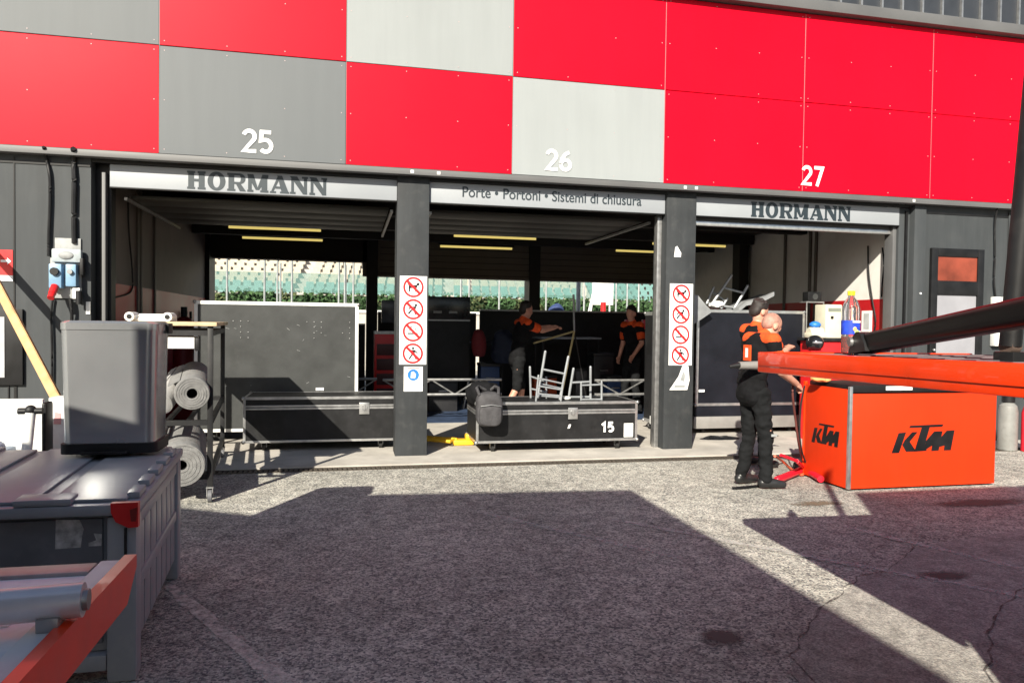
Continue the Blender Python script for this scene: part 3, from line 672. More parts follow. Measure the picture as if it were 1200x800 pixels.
# ------------------------------------------------------------------ flight cases
def flight_case(label, x0, x1, y0, y1, z0, z1, mt, lid=.16, edge=.03, casters=True, latches=(), name='flight_case', group='flight cases', ALU=ALU):
    t = thing(name, label, 'flight case', ((x0+x1)/2, (y0+y1)/2, .02), group)
    b = MB()
    if lid:
        b.box((x0+.004, y0+.004, z0), (x1-.004, y1-.004, z1-lid-.004), mt); b.build('body', t)
        b = MB(); b.box((x0+.004, y0+.004, z1-lid+.004), (x1-.004, y1-.004, z1), mt); b.build('lid', t)
    else:
        b.box((x0+.004, y0+.004, z0), (x1-.004, y1-.004, z1), mt); b.build('body', t)
    b = MB(); e = edge
    for z in [z0, z1-e]+([z1-lid-.004-e*.8, z1-lid+.004] if lid else []):
        hh = e if z in (z0, z1-e) else e*.8
        b.box((x0-.001, y0-.002, z), (x1+.001, y0+.003, z+hh), ALU, .003, seg=1); b.box((x0-.001, y1-.003, z), (x1+.001, y1+.002, z+hh), ALU)
        b.box((x0-.002, y0+.004, z), (x0+.003, y1-.004, z+hh), ALU); b.box((x1-.003, y0+.004, z), (x1+.002, y1-.004, z+hh), ALU)
    if lid or True:
        b.box((x0, y0, z1-.0005), (x1, y0+e, z1+.003), ALU); b.box((x0, y1-e, z1-.0005), (x1, y1, z1+.003), ALU)
        b.box((x0, y0+e+.001, z1-.0005), (x0+e, y1-e-.001, z1+.003), ALU); b.box((x1-e, y0+e+.001, z1-.0005), (x1, y1-e-.001, z1+.003), ALU)
    for xx in (x0-.0025, x1-e+.0025):
        b.box((xx, y0-.0045, z0+e), (xx+e, y0+.001, z1-e), ALU)
    b.build('edging', t)
    for xx in (x0, x1):
        for yy in (y0, y1):
            for zz in (z0+.012, z1-.012): b = MB(); b.sph((xx, yy, zz), .024, ALUD, u=10, v=6); b.build('corner_ball', t)
    if casters:
        for xx in ((x0+.22, x1-.22) if x1-x0 > .6 else (x0+.06, x1-.06)):
            for yy in (y0+.12, y1-.12):
                b = MB(); b.tube((xx-.018, yy, .07), (xx+.018, yy, .07), .05, RUB, n=16); b.box((xx-.035, yy-.04, z0-.008), (xx+.035, yy+.04, z0-.001), ALUD)
                for s in (-.028, .028): b.box((xx+s-.003, yy-.02, .06), (xx+s+.003, yy+.02, z0-.008), ALUD)
                b.build('caster', t)
    for lx in latches:
        zz = z1-lid
        b = MB(); b.box((lx-.06, y0-.012, zz-.09), (lx+.06, y0-.0035, zz+.05), ALU, .004); b.tube((lx, y0-.013, zz-.01), (lx, y0-.02, zz-.01), .035, ALUD, n=14); b.box((lx-.01, y0-.026, zz-.04), (lx+.01, y0-.02, zz+.02), ALU)
        b.build('latch', t)
    return t
# low long case, bay 25
lc = flight_case('long low black flight case in shadow beside left pillar', -1.20, .60, 8.95, 9.62, .125, .66, CASE, .12, .028, latches=(.18,))
# tall grey panel case behind it
tcx0, tcx1 = at(228, 352, Y=9.8).x, at(420, 352, Y=9.8).x
tc_ = flight_case('tall wide grey flight case with white edges standing in bay 25', tcx0, tcx1, 9.8, 10.5, .14, at(320, 354, Y=9.8).z, CASEG, 0, .04, ALU=WHTB)
b = MB()
for cx in (-1.35, -.45, .0):
    for i in range(3):
        for j in range(4):
            if random.random() < .5: b.tube((cx+i*.09-.09, 9.7965, 1.55-j*.07), (cx+i*.09-.09, 9.7925, 1.55-j*.07), .007, ALUD, n=6)
for k in range(14):
    x, z = random.uniform(-1.6, 0), random.uniform(.7, 1.6); b.box((x, 9.7958, z), (x+random.uniform(.01, .05), 9.7968, z+.004), GREYB, rot=(0, random.uniform(-1, 1), 0))
b.build('rivets_and_scuffs', tc_)
pl = at(371, 456, Y=9.79); part('case_label', tc_, WHT, (pl.x-.01, 9.7925, pl.z-.015), (pl.x+.09, 9.7958, pl.z+.02))
# case 15
c15 = flight_case('long black flight case numbered 15 between the pillars', 1.47, 3.495, 8.5, 9.2, .135, .62, CASE, .12, .03, latches=(2.66,))
p = at(712, 506, Y=8.495)
o = digits('number', '15', p, AX, AZ, .125, .23, WHT, c15, .002); o['label'] = 'bold white number 15'
p = at(737, 508, Y=8.49); b = MB(); b.box((p.x-.065, 8.4935, p.z-.04), (p.x+.055, 8.4955, p.z+.13), WHT)
for k in range(5): b.box((p.x-.05, 8.4925, p.z-.02+k*.03), (p.x+.03-.02*(k % 2), 8.4933, p.z-.012+k*.03), GREYB)
b.build('case_label', c15)
p = at(667, 500, Y=8.49); b = MB(); b.prism([(-.02, -.02), (.01, -.015), (.025, .03), (-.002, .03)], (p.x, 8.4935, p.z), AX, AZ, .001, WHT); b.build('sticker', c15)
# navy wall case bay 27
c27 = flight_case('large navy flight case wall behind the bald mechanic', 4.83, 6.56, 9.6, 10.4, .42, 1.80, NAVY, 0, .04, casters=False)
part('lower_drawer', c27, NAVY, (4.83, 9.6, .27), (6.56, 10.4, .417)); part('plinth', c27, mat('dull_grey_plinth', (.25, .24, .23), .5, .2, var=.1), (4.80, 9.57, .10), (6.57, 10.4, .268), .006)
b = MB()
for xx in (5.0, 6.4):
    for yy in (9.7, 10.25): b.tube((xx-.02, yy, .06), (xx+.02, yy, .06), .04, RUB)
b.build('caster', c27)
p = at(821, 458, Y=9.595); part('case_label', c27, WHT, (p.x-.03, 9.592, p.z-.015), (p.x+.06, 9.5975, p.z+.02))
# narrow tall case at right of bay 26
tx = at(756, 364, Y=10.3).x
tR = flight_case('narrow black flight case standing behind the right pillar', tx, tx+.24, 9.3, 10.3, .13, 1.76, CASE, 0, .05)
p = at(763, 492, X=tx-.003); part('case_label', tR, WHT, (tx-.007, p.y-.10, p.z-.06), (tx-.004, p.y+.04, p.z+.06))

FRM = mat('frame_grey_white', (.30, .315, .33), .4, .3, var=.1, dirt=.2)
# ------------------------------------------------------------------ folding trestle frames on cases
zt = .625
P = lambda px, py, y: at(px, py, Y=y)
def frame_px(label, y, bl, tl, br, tr, rungs, r=.016):
    a, b_, c, d = P(*bl, y), P(*tl, y), P(*br, y), P(*tr, y)
    t = thing('tubular_frame', label, 'metal frame', a, 'white tubular frames')
    for p, q in ((a, b_), (c, d)):
        m_ = MB(); m_.tube(p, q, r, FRM, n=10); m_.sph(q, r, FRM, u=10, v=6); m_.build('upright', t)
    for u, v in rungs:
        m_ = MB(); m_.tube(a.lerp(b_, u), c.lerp(d, v), r*.85, FRM, n=10); m_.build('rung', t)
    return t
frame_px('tilted tall white frame, highest on case 15', 8.78, (630, 466), (639, 412), (656, 468), (666, 418), [(.62, .6), (.3, .25), (.05, .05)])
frame_px('white frame lying low under the tilted tall frame on case 15', 8.95, (622, 466), (621, 430), (640, 467), (640, 442), [(.7, .8), (.3, .3)], .014)
frame_px('small white frame with dense rungs at front left of case 15', 8.62, (628, 470), (631, 440), (657, 471), (660, 447), [(.9, .9), (.6, .6), (.3, .3)], .012)
frame_px('white frame with one leaning upright in middle of case 15', 8.85, (666, 468), (672, 432), (692, 468), (692, 430), [(.55, .55), (.08, .08)])
frame_px('short white square frame at the right on case 15', 8.68, (681, 470), (681, 448), (705, 470), (705, 447), [(.85, .85), (.1, .1)], .013)
frame_px('white frame leaning steeply on top of the navy case', 9.85, (833, 358), (857, 323), (860, 362), (876, 335), [(.6, .7), (.05, .05)], .02)
frame_px('short white frame at left end on top of navy case', 9.95, (828, 356), (836, 337), (845, 362), (852, 350), [(.75, .75), (.1, .1)], .018)
b = MB()
vs = b.sph((2.66, 8.75, .64), .1, WHTB, (.5, .5, .25))
tag(b.build('white_clamp', origin=(2.66, 8.75, .64)), 'small white clamp lying between frames on case 15', 'clamp')

def lump(name, label, cat, c, sc, mt, seed=0, amp=.18, freq=4., flat=True, group=None, parent=None, u=36, v=22):
    b = MB(); vs = b.sph(c, 1, mt, sc, u, v); c = V(c)
    for v_ in vs:
        d = v_.co-c; n_ = mnoise.noise(V((d.x*freq/ max(sc)*.5, d.y*freq/max(sc)*.5, d.z*freq/max(sc)*.5))+V((seed, seed*2, 0)))
        n2 = mnoise.noise(V((d.x, d.y, d.z))*freq*4+V((seed, 0, 7)))
        v_.co = c+d*(1+amp*n_+amp*.35*n2)
        if flat and v_.co.z < c.z-sc[2]*.75: v_.co.z = c.z-sc[2]*.75
    o = b.build(name, parent, origin=None if parent else c, ang=1.2)
    if label: tag(o, label, cat, group)
    return o
TARP = mat('grey_tarp', (.22, .23, .24), .6, var=.15, bump=.3, bscale=12)
def sheet(name, label, cat, outline, y0, y1, mt, thick=.02, lift=0.):
    """folded sheet: a bent slab with the profile given, running back from y0 to y1"""
    b = MB(); i = b.mi(mt); rows = []
    for k in range(7):
        y = y0+(y1-y0)*k/6
        up = [b.bm.verts.new((x+mnoise.noise(V((x*4, y*5, 1)))*.02, y, z+mnoise.noise(V((x*5, y*4, 3)))*.03)) for x, z in outline]
        dn = [b.bm.verts.new(v_.co-V((0, 0, thick))) for v_ in up]; rows.append((up, dn))
    n = len(outline)
    for (u1, d1), (u2, d2) in zip(rows, rows[1:]):
        for j in range(n-1): b.bm.faces.new((u1[j], u1[j+1], u2[j+1], u2[j])); b.bm.faces.new((d1[j+1], d1[j], d2[j], d2[j+1]))
        b.bm.faces.new((u1[0], u2[0], d2[0], d1[0])); b.bm.faces.new((u1[-1], d1[-1], d2[-1], u2[-1]))
    for (u, d) in (rows[0], rows[-1]):
        for j in range(n-1): b.bm.faces.new((u[j], d[j], d[j+1], u[j+1]))
    o = V((outline[0][0], y0, outline[0][1])); return tag(b.build(name, origin=o, ang=1.0), label, cat)
pts = [at(x, y, Y=9.7) for x, y in ((866, 360), (875, 354), (893, 349), (908, 343))]
sheet('grey_tarp', 'grey tarp sheet sticking up above dark haired mechanic', 'tarp', [(p.x, p.z) for p in pts], 9.7, 10.1, TARP, .06)
lump('white_cloth', 'crumpled white cloth beside frames on the navy case', 'cloth', at(840, 357, Y=9.75)+V((0, 0, .0)), (.10, .10, .055), WHT, 3, .3, 5)
pts = [at(x, y, Y=9.5) for x, y in ((808, 342), (820, 348), (830, 360), (836, 366))]
b = MB(); i = 0
pp = [at(x, y, Y=9.45) for x, y in ((806, 384), (806, 344), (818, 346), (828, 358), (835, 365), (822, 374))]
b.prism([((p.x-pp[0].x), p.z-pp[0].z) for p in pp], pp[0], AX, AZ, .1, TARP)
tag(b.build('foam_mat', origin=pp[0]), 'grey foam mat draped over left corner of the navy case', 'mat')

# bags
bk = thing('backpack', 'dark grey backpack hanging on left end of case 15', 'backpack', at(572, 500, Y=8.42))
c = at(573, 479, Y=8.36)
def rbox(c, sc, mt, nm, parent, pw=.55, seed=1, amp=.05):
    b = MB(); vs = b.sph(c, 1, mt, (1, 1, 1), 40, 26); c = V(c)
    for v_ in vs:
        d = v_.co-c; q = V([math.copysign(abs(k)**pw, k)*s for k, s in zip(d, sc)])
        v_.co = c+q*(1+amp*mnoise.noise(q*9+V((seed, 0, 0))))
    return b.build(nm, parent, ang=1.3)
rbox(c, (.155, .10, .20), GREYF, 'body', bk)
rbox(c+V((0, -.09, -.06)), (.13, .035, .125), GREYF, 'pocket', bk, .5, 4)
b = MB(); b.path([c+V((-.12, -.06, .16)), c+V((-.14, .04, .24)), c+V((-.1, .16, .25)), c+V((.0, .2, .2))], .018, GREYF); b.path([c+V((.10, -.06, .17)), c+V((.12, .04, .24)), c+V((.1, .16, .25)), c+V((.05, .2, .2))], .018, GREYF); b.build('strap', bk)
b = MB(); b.path([c+V((-.12, -.128, .045)), c+V((0, -.135, .06)), c+V((.12, -.128, .045))], .005, ALUD); b.build('zip', bk)
lump('soft_bag', 'slouched black soft bag on case 15 corner behind backpack', 'bag', at(566, 462, Y=8.72), (.21, .2, .17), BLKF, 5, .22, 3.5)
lump('rubbish_bag', 'shiny black bag on the floor under navy case', 'bag', at(845, 517, Y=9.15), (.33, .14, .08), mat('black_polythene', (.012, .012, .013), .22, bump=.6, bscale=18), 8, .25, 5)

# yellow jack
yj = thing('floor_jack', 'yellow low floor jack on concrete beside left pillar', 'floor jack', at(525, 520, Z=.02))
a, c = at(480, 512, Z=.09), at(532, 516, Z=.09)
b = MB(); dv = (c-a).normalized(); nv = V((-dv.y, dv.x, 0))
for s in (-.09, .09): b.tube(a+nv*s, c+nv*s, .022, YEL, n=8)
for k in (.1, .5, .95): b.tube(a.lerp(c, k)-nv*.09, a.lerp(c, k)+nv*.09, .018, YEL, n=8)
b.build('frame', yj)
e = at(545, 517, Z=.06); b = MB(); b.box(e-V((.16, .09, .035)), e+V((.10, .09, .03)), YEL, .015); b.box(e+V((.0, -.06, .03)), e+V((.08, .06, .10)), YEL, .02); b.build('foot', yj)
b = MB()
for s in (-.08, .08): b.tube(a+nv*s-V((0, 0, .02)), a+nv*(s+.03)-V((0, 0, .02)), .045, RUB)
b.build('wheel', yj)

# ------------------------------------------------------------------ trolley rack with carpet rolls
rx0, rx1, ry0, ry1 = -1.86, -1.10, 6.60, 8.72
def _rb(self, nm, par):
    for v_ in self.bm.verts: v_.co.x -= (v_.co.y-6.6)*.112+.03
    return self.build(nm, par)
MB.rbuild = _rb
tr = thing('trolley_rack', 'black steel trolley rack with a plywood top holding carpet rolls', 'rack', ((rx0+rx1)/2, 6.9, 0))
for xx in (rx0, rx1-.045):
    for yy in (ry0, ry1-.045):
        b = MB(); b.box((xx, yy, .135), (xx+.045, yy+.045, 1.50), BLKM, .003); b.rbuild('leg', tr)
        b = MB(); cx, cy = xx+.022, yy+.022; b.tube((cx-.016, cy, .055), (cx+.016, cy, .055), .055, mat('grey_tyre', (.10, .10, .11), .6), n=18)
        for s in (-.026, .02): b.box((cx+s, cy-.03, .05), (cx+s+.006, cy+.03, .125), ALUD)
        b.box((cx-.03, cy-.035, .125), (cx+.03, cy+.035, .134), ALUD); b.rbuild('caster', tr)
for z in (.20, .66, 1.42):
    b = MB()
    for yy in (ry0+.003, ry1-.038): b.box((rx0+.046, yy, z), (rx1-.046, yy+.035, z+.045), BLKM)
    for xx in (rx0+.003, rx1-.038): b.box((xx, ry0+.046, z), (xx+.035, ry1-.046, z+.045), BLKM)
    if z < 1:
        for k in range(3): b.box((rx0+.2+k*.17, ry0+.04, z+.005), (rx0+.23+k*.17, ry1-.04, z+.04), BLKM)
    b.rbuild('shelf_frame', tr)
b = MB(); b.box((rx0-.04, ry0-.03, 1.502), (rx1+.03, ry1+.03, 1.535), PLY, .004); b.rbuild('top_board', tr)
b = MB(); b.box((rx0+.12, ry0+.02, 1.31), (rx1-.15, ry0+.5, 1.405), WHTB, .006); b.rbuild('white_tray', tr)
b = MB(); b.box((rx1-.148, ry0+.03, 1.29), (rx1-.11, ry0+.15, 1.40), BLK, .01); b.rbuild('tray_catch', tr)
def roll(label, c, r, ln, ax, mt, hole=.035):
    t = thing('carpet_roll', label, 'carpet roll', c, 'carpet rolls on the rack'); c, ax = V(c), V(ax).normalized()
    b = MB(); b.lathe([(hole, .0), (r*.5, -.006), (r*.97, 0), (r, .015), (r*1.0, ln*.5), (r*.99, ln-.01), (hole, ln)], c, mt, 32, ax, (False, False))
    q = ax.to_track_quat('Z', 'Y')
    b.build('roll', t, ang=.7)
    b = MB(); b.lathe([(hole*.995, .004), (hole*.98, .3), (.001, .3)], c, BLK, 20, ax, (False, False)); b.build('core', t)
    b = MB()  # spiral seam on the end
    sp = []
    for k in range(90):
        a = k*.32; rr = hole+(r*.95-hole)*k/90; sp.append(c+q @ V((rr*cos(a), rr*sin(a), -.0065)))
    b.path(sp, .0016, CARP, 4); b.build('spiral_edge', t)
    # loose flap of the outermost turn
    b = MB(); b.box((r*.2, r*.985, .02), (r*.95, r*1.03, ln-.02), mt, .006, rot=(0, 0, -.5), piv=(0, 0, 0))
    bmesh.ops.transform(b.bm, matrix=Matrix.Translation(c) @ q.to_matrix().to_4x4(), verts=b.bm.verts); b.build('flap', t)
    return t
ax = V((.22, 1, .03))
roll('large grey carpet roll on the rack top shelf', at(225, 461, Y=6.52), .140, .95, V((-.17, 1, .09)), CARP, .042)
roll('largest grey carpet roll on lowest rack shelf', at(213, 545, Y=6.5), .185, 1.0, V((-.17, 1, .05)), CARP, .04)
roll('slim pale carpet roll tilted beside larger roll on the top shelf', at(196, 478, Y=6.6)+V((-.04, 0, .03)), .085, .7, V((.05, .85, .28)), mat('pale_carpet', (.30, .295, .29), .9, bump=.5, bscale=120), .02)
roll('dark grey carpet roll lying at the back of lowest shelf', V((rx0+.16, 6.75, .42)), .16, .7, V((-.12, 1, 0)), CARPD, .03)
# bracket on top
wb = thing('white_bracket', 'white metal bracket lying on the plywood top of the rack', 'bracket', (rx0+.2, 6.8, 1.535))
p = at(150, 378, Y=6.7); q = at(206, 380, Y=6.7)
b = MB(); b.box((p.x+.01, 6.66, 1.538), (q.x-.02, 6.85, 1.565), WHTB, .008); b.box((p.x+.08, 6.70, 1.565), (q.x-.08, 6.82, 1.60), WHTB, .012); b.build('plate', wb)
for xx in (p.x+.03, q.x-.05):
    b = MB(); b.tube((xx, 6.62, 1.575), (xx, 6.80, 1.575), .038, WHTB, n=16); b.tube((xx, 6.615, 1.575), (xx, 6.63, 1.575), .02, BLK, n=12); b.build('clamp', wb)

# ------------------------------------------------------------------ grey container with bin
cr = thing('storage_container', 'large grey plastic storage container with a red latch', 'container', (-1.6, 4.0, 0))
A, Bq = at(165, 580, Z=.8), at(204, 522, Z=.8)
cx1 = -.88; cx0 = -2.35; cy0 = 3.37; cy1 = 4.78
def skew(vs): 
    for v_ in vs: v_.co.x += -(v_.co.y-cy0)*.085
def cpart(nm, items, parent):
    b = MB()
    for lo, hi, mt, bv in items: skew(b.box(lo, hi, mt, bv))
    return b.build(nm, parent)
body = [((cx0+.05, cy0+.06, .12), (cx1-.055, cy1-.05, .72), CRATE, .01), ((cx0+.13, cy0+.035, .5), (cx1-.14, cy0+.058, .70), CRATED, .008), ((cx0+.13, cy0+.035, .16), (cx1-.14, cy0+.058, .46), CRATED, .008)]
body += [((cx0, cy0, .0), (cx0+.12, cy0+.12, .715), CRATE, .02), ((cx1-.12, cy0, .0), (cx1, cy0+.12, .715), CRATE, .02), ((cx1-.12, cy1-.12, 0), (cx1, cy1, .715), CRATE, .02), ((cx0, cy1-.12, 0), (cx0+.12, cy1, .715), CRATE, .02)]
for k in range(7): body.append(((cx1-.056, cy0+.15+k*.165, .12), (cx1-.018, cy0+.29+k*.165, .70), CRATE, .012))
body.append(((cx1-.056, cy0+.13, .36), (cx1-.008, cy1-.13, .42), CRATE, .01)); body.append(((cx1-.056, cy0+.13, .64), (cx1-.008, cy1-.13, .70), CRATE, .01))
body.append(((cx0+.12, cy0+.01, .05), (cx1-.12, cy0+.1, .12), CRATE, .01))
cpart('body', body, cr)
lid = [((cx0-.01, cy0-.02, .722), (cx1+.01, cy1+.01, .77), CRATE, .012)]
for k in range(4):
    a = cx0+.03+k*.365; lid.append(((a, cy0+.03, .771), (a+.30, cy1-.03, .786), CRATE, .007))
for yy in (cy0-.018, cy1-.12):
    for a in (cx0+.3, cx0+1.0): lid.append(((a, yy, .77), (a+.22, yy+.13, .80), CRATE, .012))
for k in range(5): lid.append(((cx1-.055, cy0+.08+k*.25, .7705), (cx1-.002, cy0+.24+k*.25, .80), CRATE, .008))
cpart('lid', lid, cr)
p = at(148, 601, Y=cy0); b = MB()
b.prism([(-.055, .05), (.052, .05), (.052, -.055), (.015, -.057), (-.035, -.03), (-.053, .01)], (p.x, cy0-.024, p.z), AX, AZ, .03, REDP); b.prism([(.02, .02), (.05, .03), (.045, -.03), (.025, -.03)], (p.x, cy0-.026, p.z), AX, AZ, .002, mat('dark_red', (.2, .005, .006), .5)); b.build('latch', cr)
b = MB(); b.tube((p.x+.0, cy0-.01, p.z-.06), (p.x, cy0-.01, p.z-.2), .006, BLK, n=6); b.build('latch_cord', cr)
p = at(82, 626, Y=cy0+.03); OLD = mat('old_label', (.42, .42, .42), .7, var=.35, scale=28)
b = MB(); b.prism([(-.058, -.06), (.04, -.058), (.045, -.01), (.052, .02), (.035, .06), (-.055, .065)], (p.x, cy0+.0335, p.z), AX, AZ, .001, OLD)
b.prism([(.07, -.055), (.12, -.055), (.122, -.005), (.09, 0), (.1, -.03), (.07, -.04)], (p.x, cy0+.0335, p.z), AX, AZ, .001, OLD); b.build('label_remnant', cr)

bn = thing('waste_bin', 'rectangular brushed steel waste bin standing on the grey container', 'bin', (-1.3, 4.6, .8))
bx0, bx1, by0, by1 = -1.55, -1.055, 4.42, 4.74
def rrect(x0, x1, y0, y1, r, z, n=6):
    out = []
    for cx, cy, a0 in ((x1-r, y1-r, 0), (x0+r, y1-r, pi/2), (x0+r, y0+r, pi), (x1-r, y0+r, 1.5*pi)):
        for k in range(n+1): a = a0+pi/2*k/n; out.append((cx+r*cos(a), cy+r*sin(a), z))
    return out
def loft(secs, mt, nm, parent, ang=.5):
    b = MB(); i = b.mi(mt); rings = [[b.bm.verts.new(p) for p in s] for s in secs]
    for A_, B_ in zip(rings, rings[1:]):
        n = len(A_)
        for j in range(n): b.bm.faces.new((A_[j], A_[(j+1) % n], B_[(j+1) % n], B_[j]))
    b.bm.faces.new(rings[0][::-1]); b.bm.faces.new(rings[-1]); return b.build(nm, parent, ang=ang)
loft([rrect(bx0+.012, bx1-.012, by0+.01, by1-.01, .055, .862), rrect(bx0+.012, bx1-.012, by0+.01, by1-.01, .055, .9), rrect(bx0, bx1, by0, by1, .055, 1.49)], STEEL, 'body', bn)
loft([rrect(bx0-.004, bx1+.004, by0-.004, by1+.004, .057, 1.491), rrect(bx0-.004, bx1+.004, by0-.004, by1+.004, .057, 1.528), rrect(bx0+.015, bx1-.015, by0+.015, by1-.015, .05, 1.54)], STEEL, 'lid', bn)
loft([rrect(bx0-.002, bx1+.002, by0-.002, by1+.002, .05, .805), rrect(bx0-.002, bx1+.002, by0-.002, by1+.002, .05, .861)], BLK, 'base', bn)
part('pedal', bn, BLK, (bx0+.12, by0-.035, .806), (bx1-.14, by0-.003, .822), .004)
b = MB(); b.box((bx1+.005, by1-.12, 1.47), (bx1+.02, by1-.02, 1.53), BLK, .004); b.build('hinge', bn)

# wooden pole leaning on the wall, carton, tray
def pole_pt(px, py):
    y = 6.3
    for _ in range(30): p = at(px, py, Y=y); y = 6.25+.86*p.z
    return at(px, py, Y=y)
a, c = pole_pt(64, 462), pole_pt(0, 340); dv = (c-a)/(c.z-a.z)
low, top = a+dv*(.004-a.z), a+dv*(2.52-a.z)
b = MB(); b.tube(low, top, .052, WOOD, n=4)
bmesh.ops.bevel(b.bm, geom=b.bm.edges[:], offset=.006, segments=2, affect='EDGES')
tag(b.build('wooden_pole', origin=low), 'pale wooden pole leaning against the charcoal wall', 'pole')
p = at(57, 466, Y=6.0); q = at(71, 518, Y=6.0)
t = thing('carton', 'narrow white carton standing at the foot of the wooden pole', 'carton', (p.x, 6, 0))
part('box', t, WHTB, (p.x, 6.0, .0), (p.x+.24, 6.18, p.z), .004)
b = MB(); pq = at(66, 492, Y=5.996); b.prism([(-.02, -.03), (.03, -.03), (.03, .05), (-.01, .06)], pq, AX, AZ, .002, mat('faded_pink_print', (.6, .3, .3), .6)); b.build('print', t)
t = thing('parts_tray', 'white sloping plastic tray unit behind the grey container', 'tray', (-2.3, 5.7, 0))
tx1 = at(50, 470, Y=5.7).x; zt_ = at(25, 468, Y=5.7).z
part('back_panel', t, WHTB, (tx1-1.1, 5.7, .0), (tx1, 5.74, zt_), .012, rot=(.12, 0, 0), piv=(tx1, 5.7, zt_))
part('tray_shelf', t, mat('pale_blue_tray', (.45, .58, .74), .4), (tx1-1.1, 5.2, .60), (tx1-.12, 5.6, .68), .02)
part('tray_base', t, BLK, (tx1-1.05, 5.25, .0), (tx1-.2, 5.58, .598))
part('tray_rim', t, mat('pale_blue_rim', (.55, .68, .80), .35), (tx1-1.1, 5.14, .72), (tx1-.12, 5.2, .75), .01)
part('side_edge', t, BLK, (tx1+.003, 5.66, 0), (tx1+.035, 5.8, zt_-.02), .02)
b = MB(); hx = at(41, 480, Y=5.62).x; hz = at(41, 480, Y=5.62).z
b.tube((hx-.02, 5.5, .5), (hx, 5.55, hz-.01), .032, WHTB, n=14); b.build('pump_pipe', t)
b = MB(); b.tube((hx-.075, 5.55, hz+.0), (hx+.075, 5.55, hz+.0), .022, BLK, n=12); b.sph((hx, 5.55, hz+.005), .036, BLK); b.build('pump_handle', t)
lump('clear_bags', 'pale blue crumpled bag in the white tray', 'bag', (hx-.28, 5.42, .70), (.16, .12, .09), mat('frosted_bag', (.55, .60, .68), .35), 2, .3, 4)

# ------------------------------------------------------------------ orange cart
kx0, kx1, ky0, ky1, kz = 4.665, 6.35, 6.09, 6.80, .98
kc = thing('orange_cart', 'orange panelled cart with black racing logo and silver corner posts', 'cart', ((kx0+kx1)/2, 6.45, 0))
part('front_panel', kc, ORG, (kx0+.032, ky0, .02), (kx1-.004, ky0+.018, kz-.05), .002)
part('side_panel', kc, ORG, (kx0, ky0+.032, .02), (kx0+.018, ky1-.012, kz-.01), .002)
part('side_panel', kc, ORG, (kx1-.022, ky0+.032, .02), (kx1-.004, ky1-.012, kz-.05), .002)
part('back_panel', kc, ORG, (kx0+.032, ky1-.018, .02), (kx1-.032, ky1, kz-.05))
for xx, yy, mt in ((kx0-.004, ky0-.004, ALU), (kx0-.004, ky1-.010, ORGM), (kx1-.026, ky1-.010, ALU)):
    b = MB(); b.box((xx, yy, .015), (xx+.034, yy+.034, kz+.02), mt, .006); b.build('corner_post', kc)
part('top', kc, BLK, (kx0+.034, ky0+.034, kz-.045), (kx1-.034, ky1-.03, kz+.03), .01)
part('top_label', kc, WHTB, (kx0+.42, ky0+.031, kz-.02), (kx0+.72, ky0+.0335, kz+.02))
KT = [[(125, 0), (245, 0), (350, 285), (230, 275)], [(300, 120), (330, 175), (450, 285), (535, 285), (400, 140)], [(290, 118), (400, 168), (500, 40), (500, 15), (355, 15)],
      [(490, 14), (690, 20), (665, 130), (730, 347), (600, 347)], [(395, 345), (415, 376), (955, 386), (935, 352)],
      [(680, 40), (665, 150), (805, 288), (870, 290), (790, 100)], [(765, 15), (885, 20), (940, 290), (803, 288)], [(850, 60), (865, 150), (1010, 296), (1080, 296), (990, 90)], [(970, 20), (1085, 20), (1140, 300), (1008, 296)]]
def logo(o, ax, h, wd, parent, nrm):
    b = MB()
    for k, pl in enumerate(KT):
        b.prism([((x-632)/1015*wd, (y-193)/386*h) for x, y in pl], V(o)+V(nrm)*(.0012+.0003*k), ax, AZ, .001, BLK)
    o_ = b.build('logo', parent); return o_
p = at(1082, 513.5, Y=ky0)
logo((p.x, ky0, p.z), AX, .272, .715, kc, (0, -1, 0))
p = at(967, 509, X=kx0); logo((kx0, p.y, p.z), V((0, -1, 0)), .215, .44, kc, (-1, 0, 0))
b = MB(); b.tube((kx0+.35, 6.3, .05), (kx0+.35, 6.34, .05), .045, RUB); b.tube((kx1-.3, 6.3, .05), (kx1-.3, 6.34, .05), .045, RUB); b.build('caster', kc)
# rag/flame-coloured cloth on the cart edge
lump('orange_rag', 'orange and white crumpled rag on left top edge of cart', 'rag', at(962, 444, Y=6.5), (.10, .08, .035), mat('orange_rag_cloth', (.75, .28, .10), .85, bump=.4), 4, .35, 5)

# red stand with hoses
rs = thing('paddock_stand', 'red tubular floor stand on the ground left of orange cart', 'stand', at(930, 556, Z=0))
REDS = mat('red_stand_paint', (.68, .012, .03), .35, var=.1)
a, c, d = at(911, 562, Z=.05), at(943, 549, Z=.05), at(962, 561, Z=.05)
b = MB(); b.tube(a, c, .036, REDS); b.tube(c, d, .034, REDS); b.sph(a, .037, REDS); b.sph(c, .037, REDS); b.build('leg', rs)
b = MB(); b.tube(c, at(934, 540, Z=.22), .02, REDS); b.tube(at(934, 540, Z=.22), at(915, 533, Z=.30), .016, REDS); b.build('upright', rs)
b = MB(); b.tube(c+V((.0, .02, .0)), c+V((.03, .18, .0)), .05, RUB, n=16); b.build('wheel', rs)
HOSE = mat('orange_hose', (.62, .10, .04), .5, var=.15)
cable('dark red hose hanging from bald mechanic hand to the ground', [at(929, 450, Y=6.35), at(929, 465, Y=6.35), at(932, 490, Y=6.45), at(936, 520, Y=6.55), at(942, 548, Z=.03)], .011, mat('dark_hose', (.12, .035, .03), .5), 'hose', 'hose', 'hoses by the cart')
cable('orange hose looping over the red floor stand', [at(908, 534, Y=7.0), at(918, 541, Z=.02), at(928, 550, Z=.02), at(940, 556, Z=.02), at(948, 545, Z=.03)], .014, HOSE, 'hose', 'hose', 'hoses by the cart')
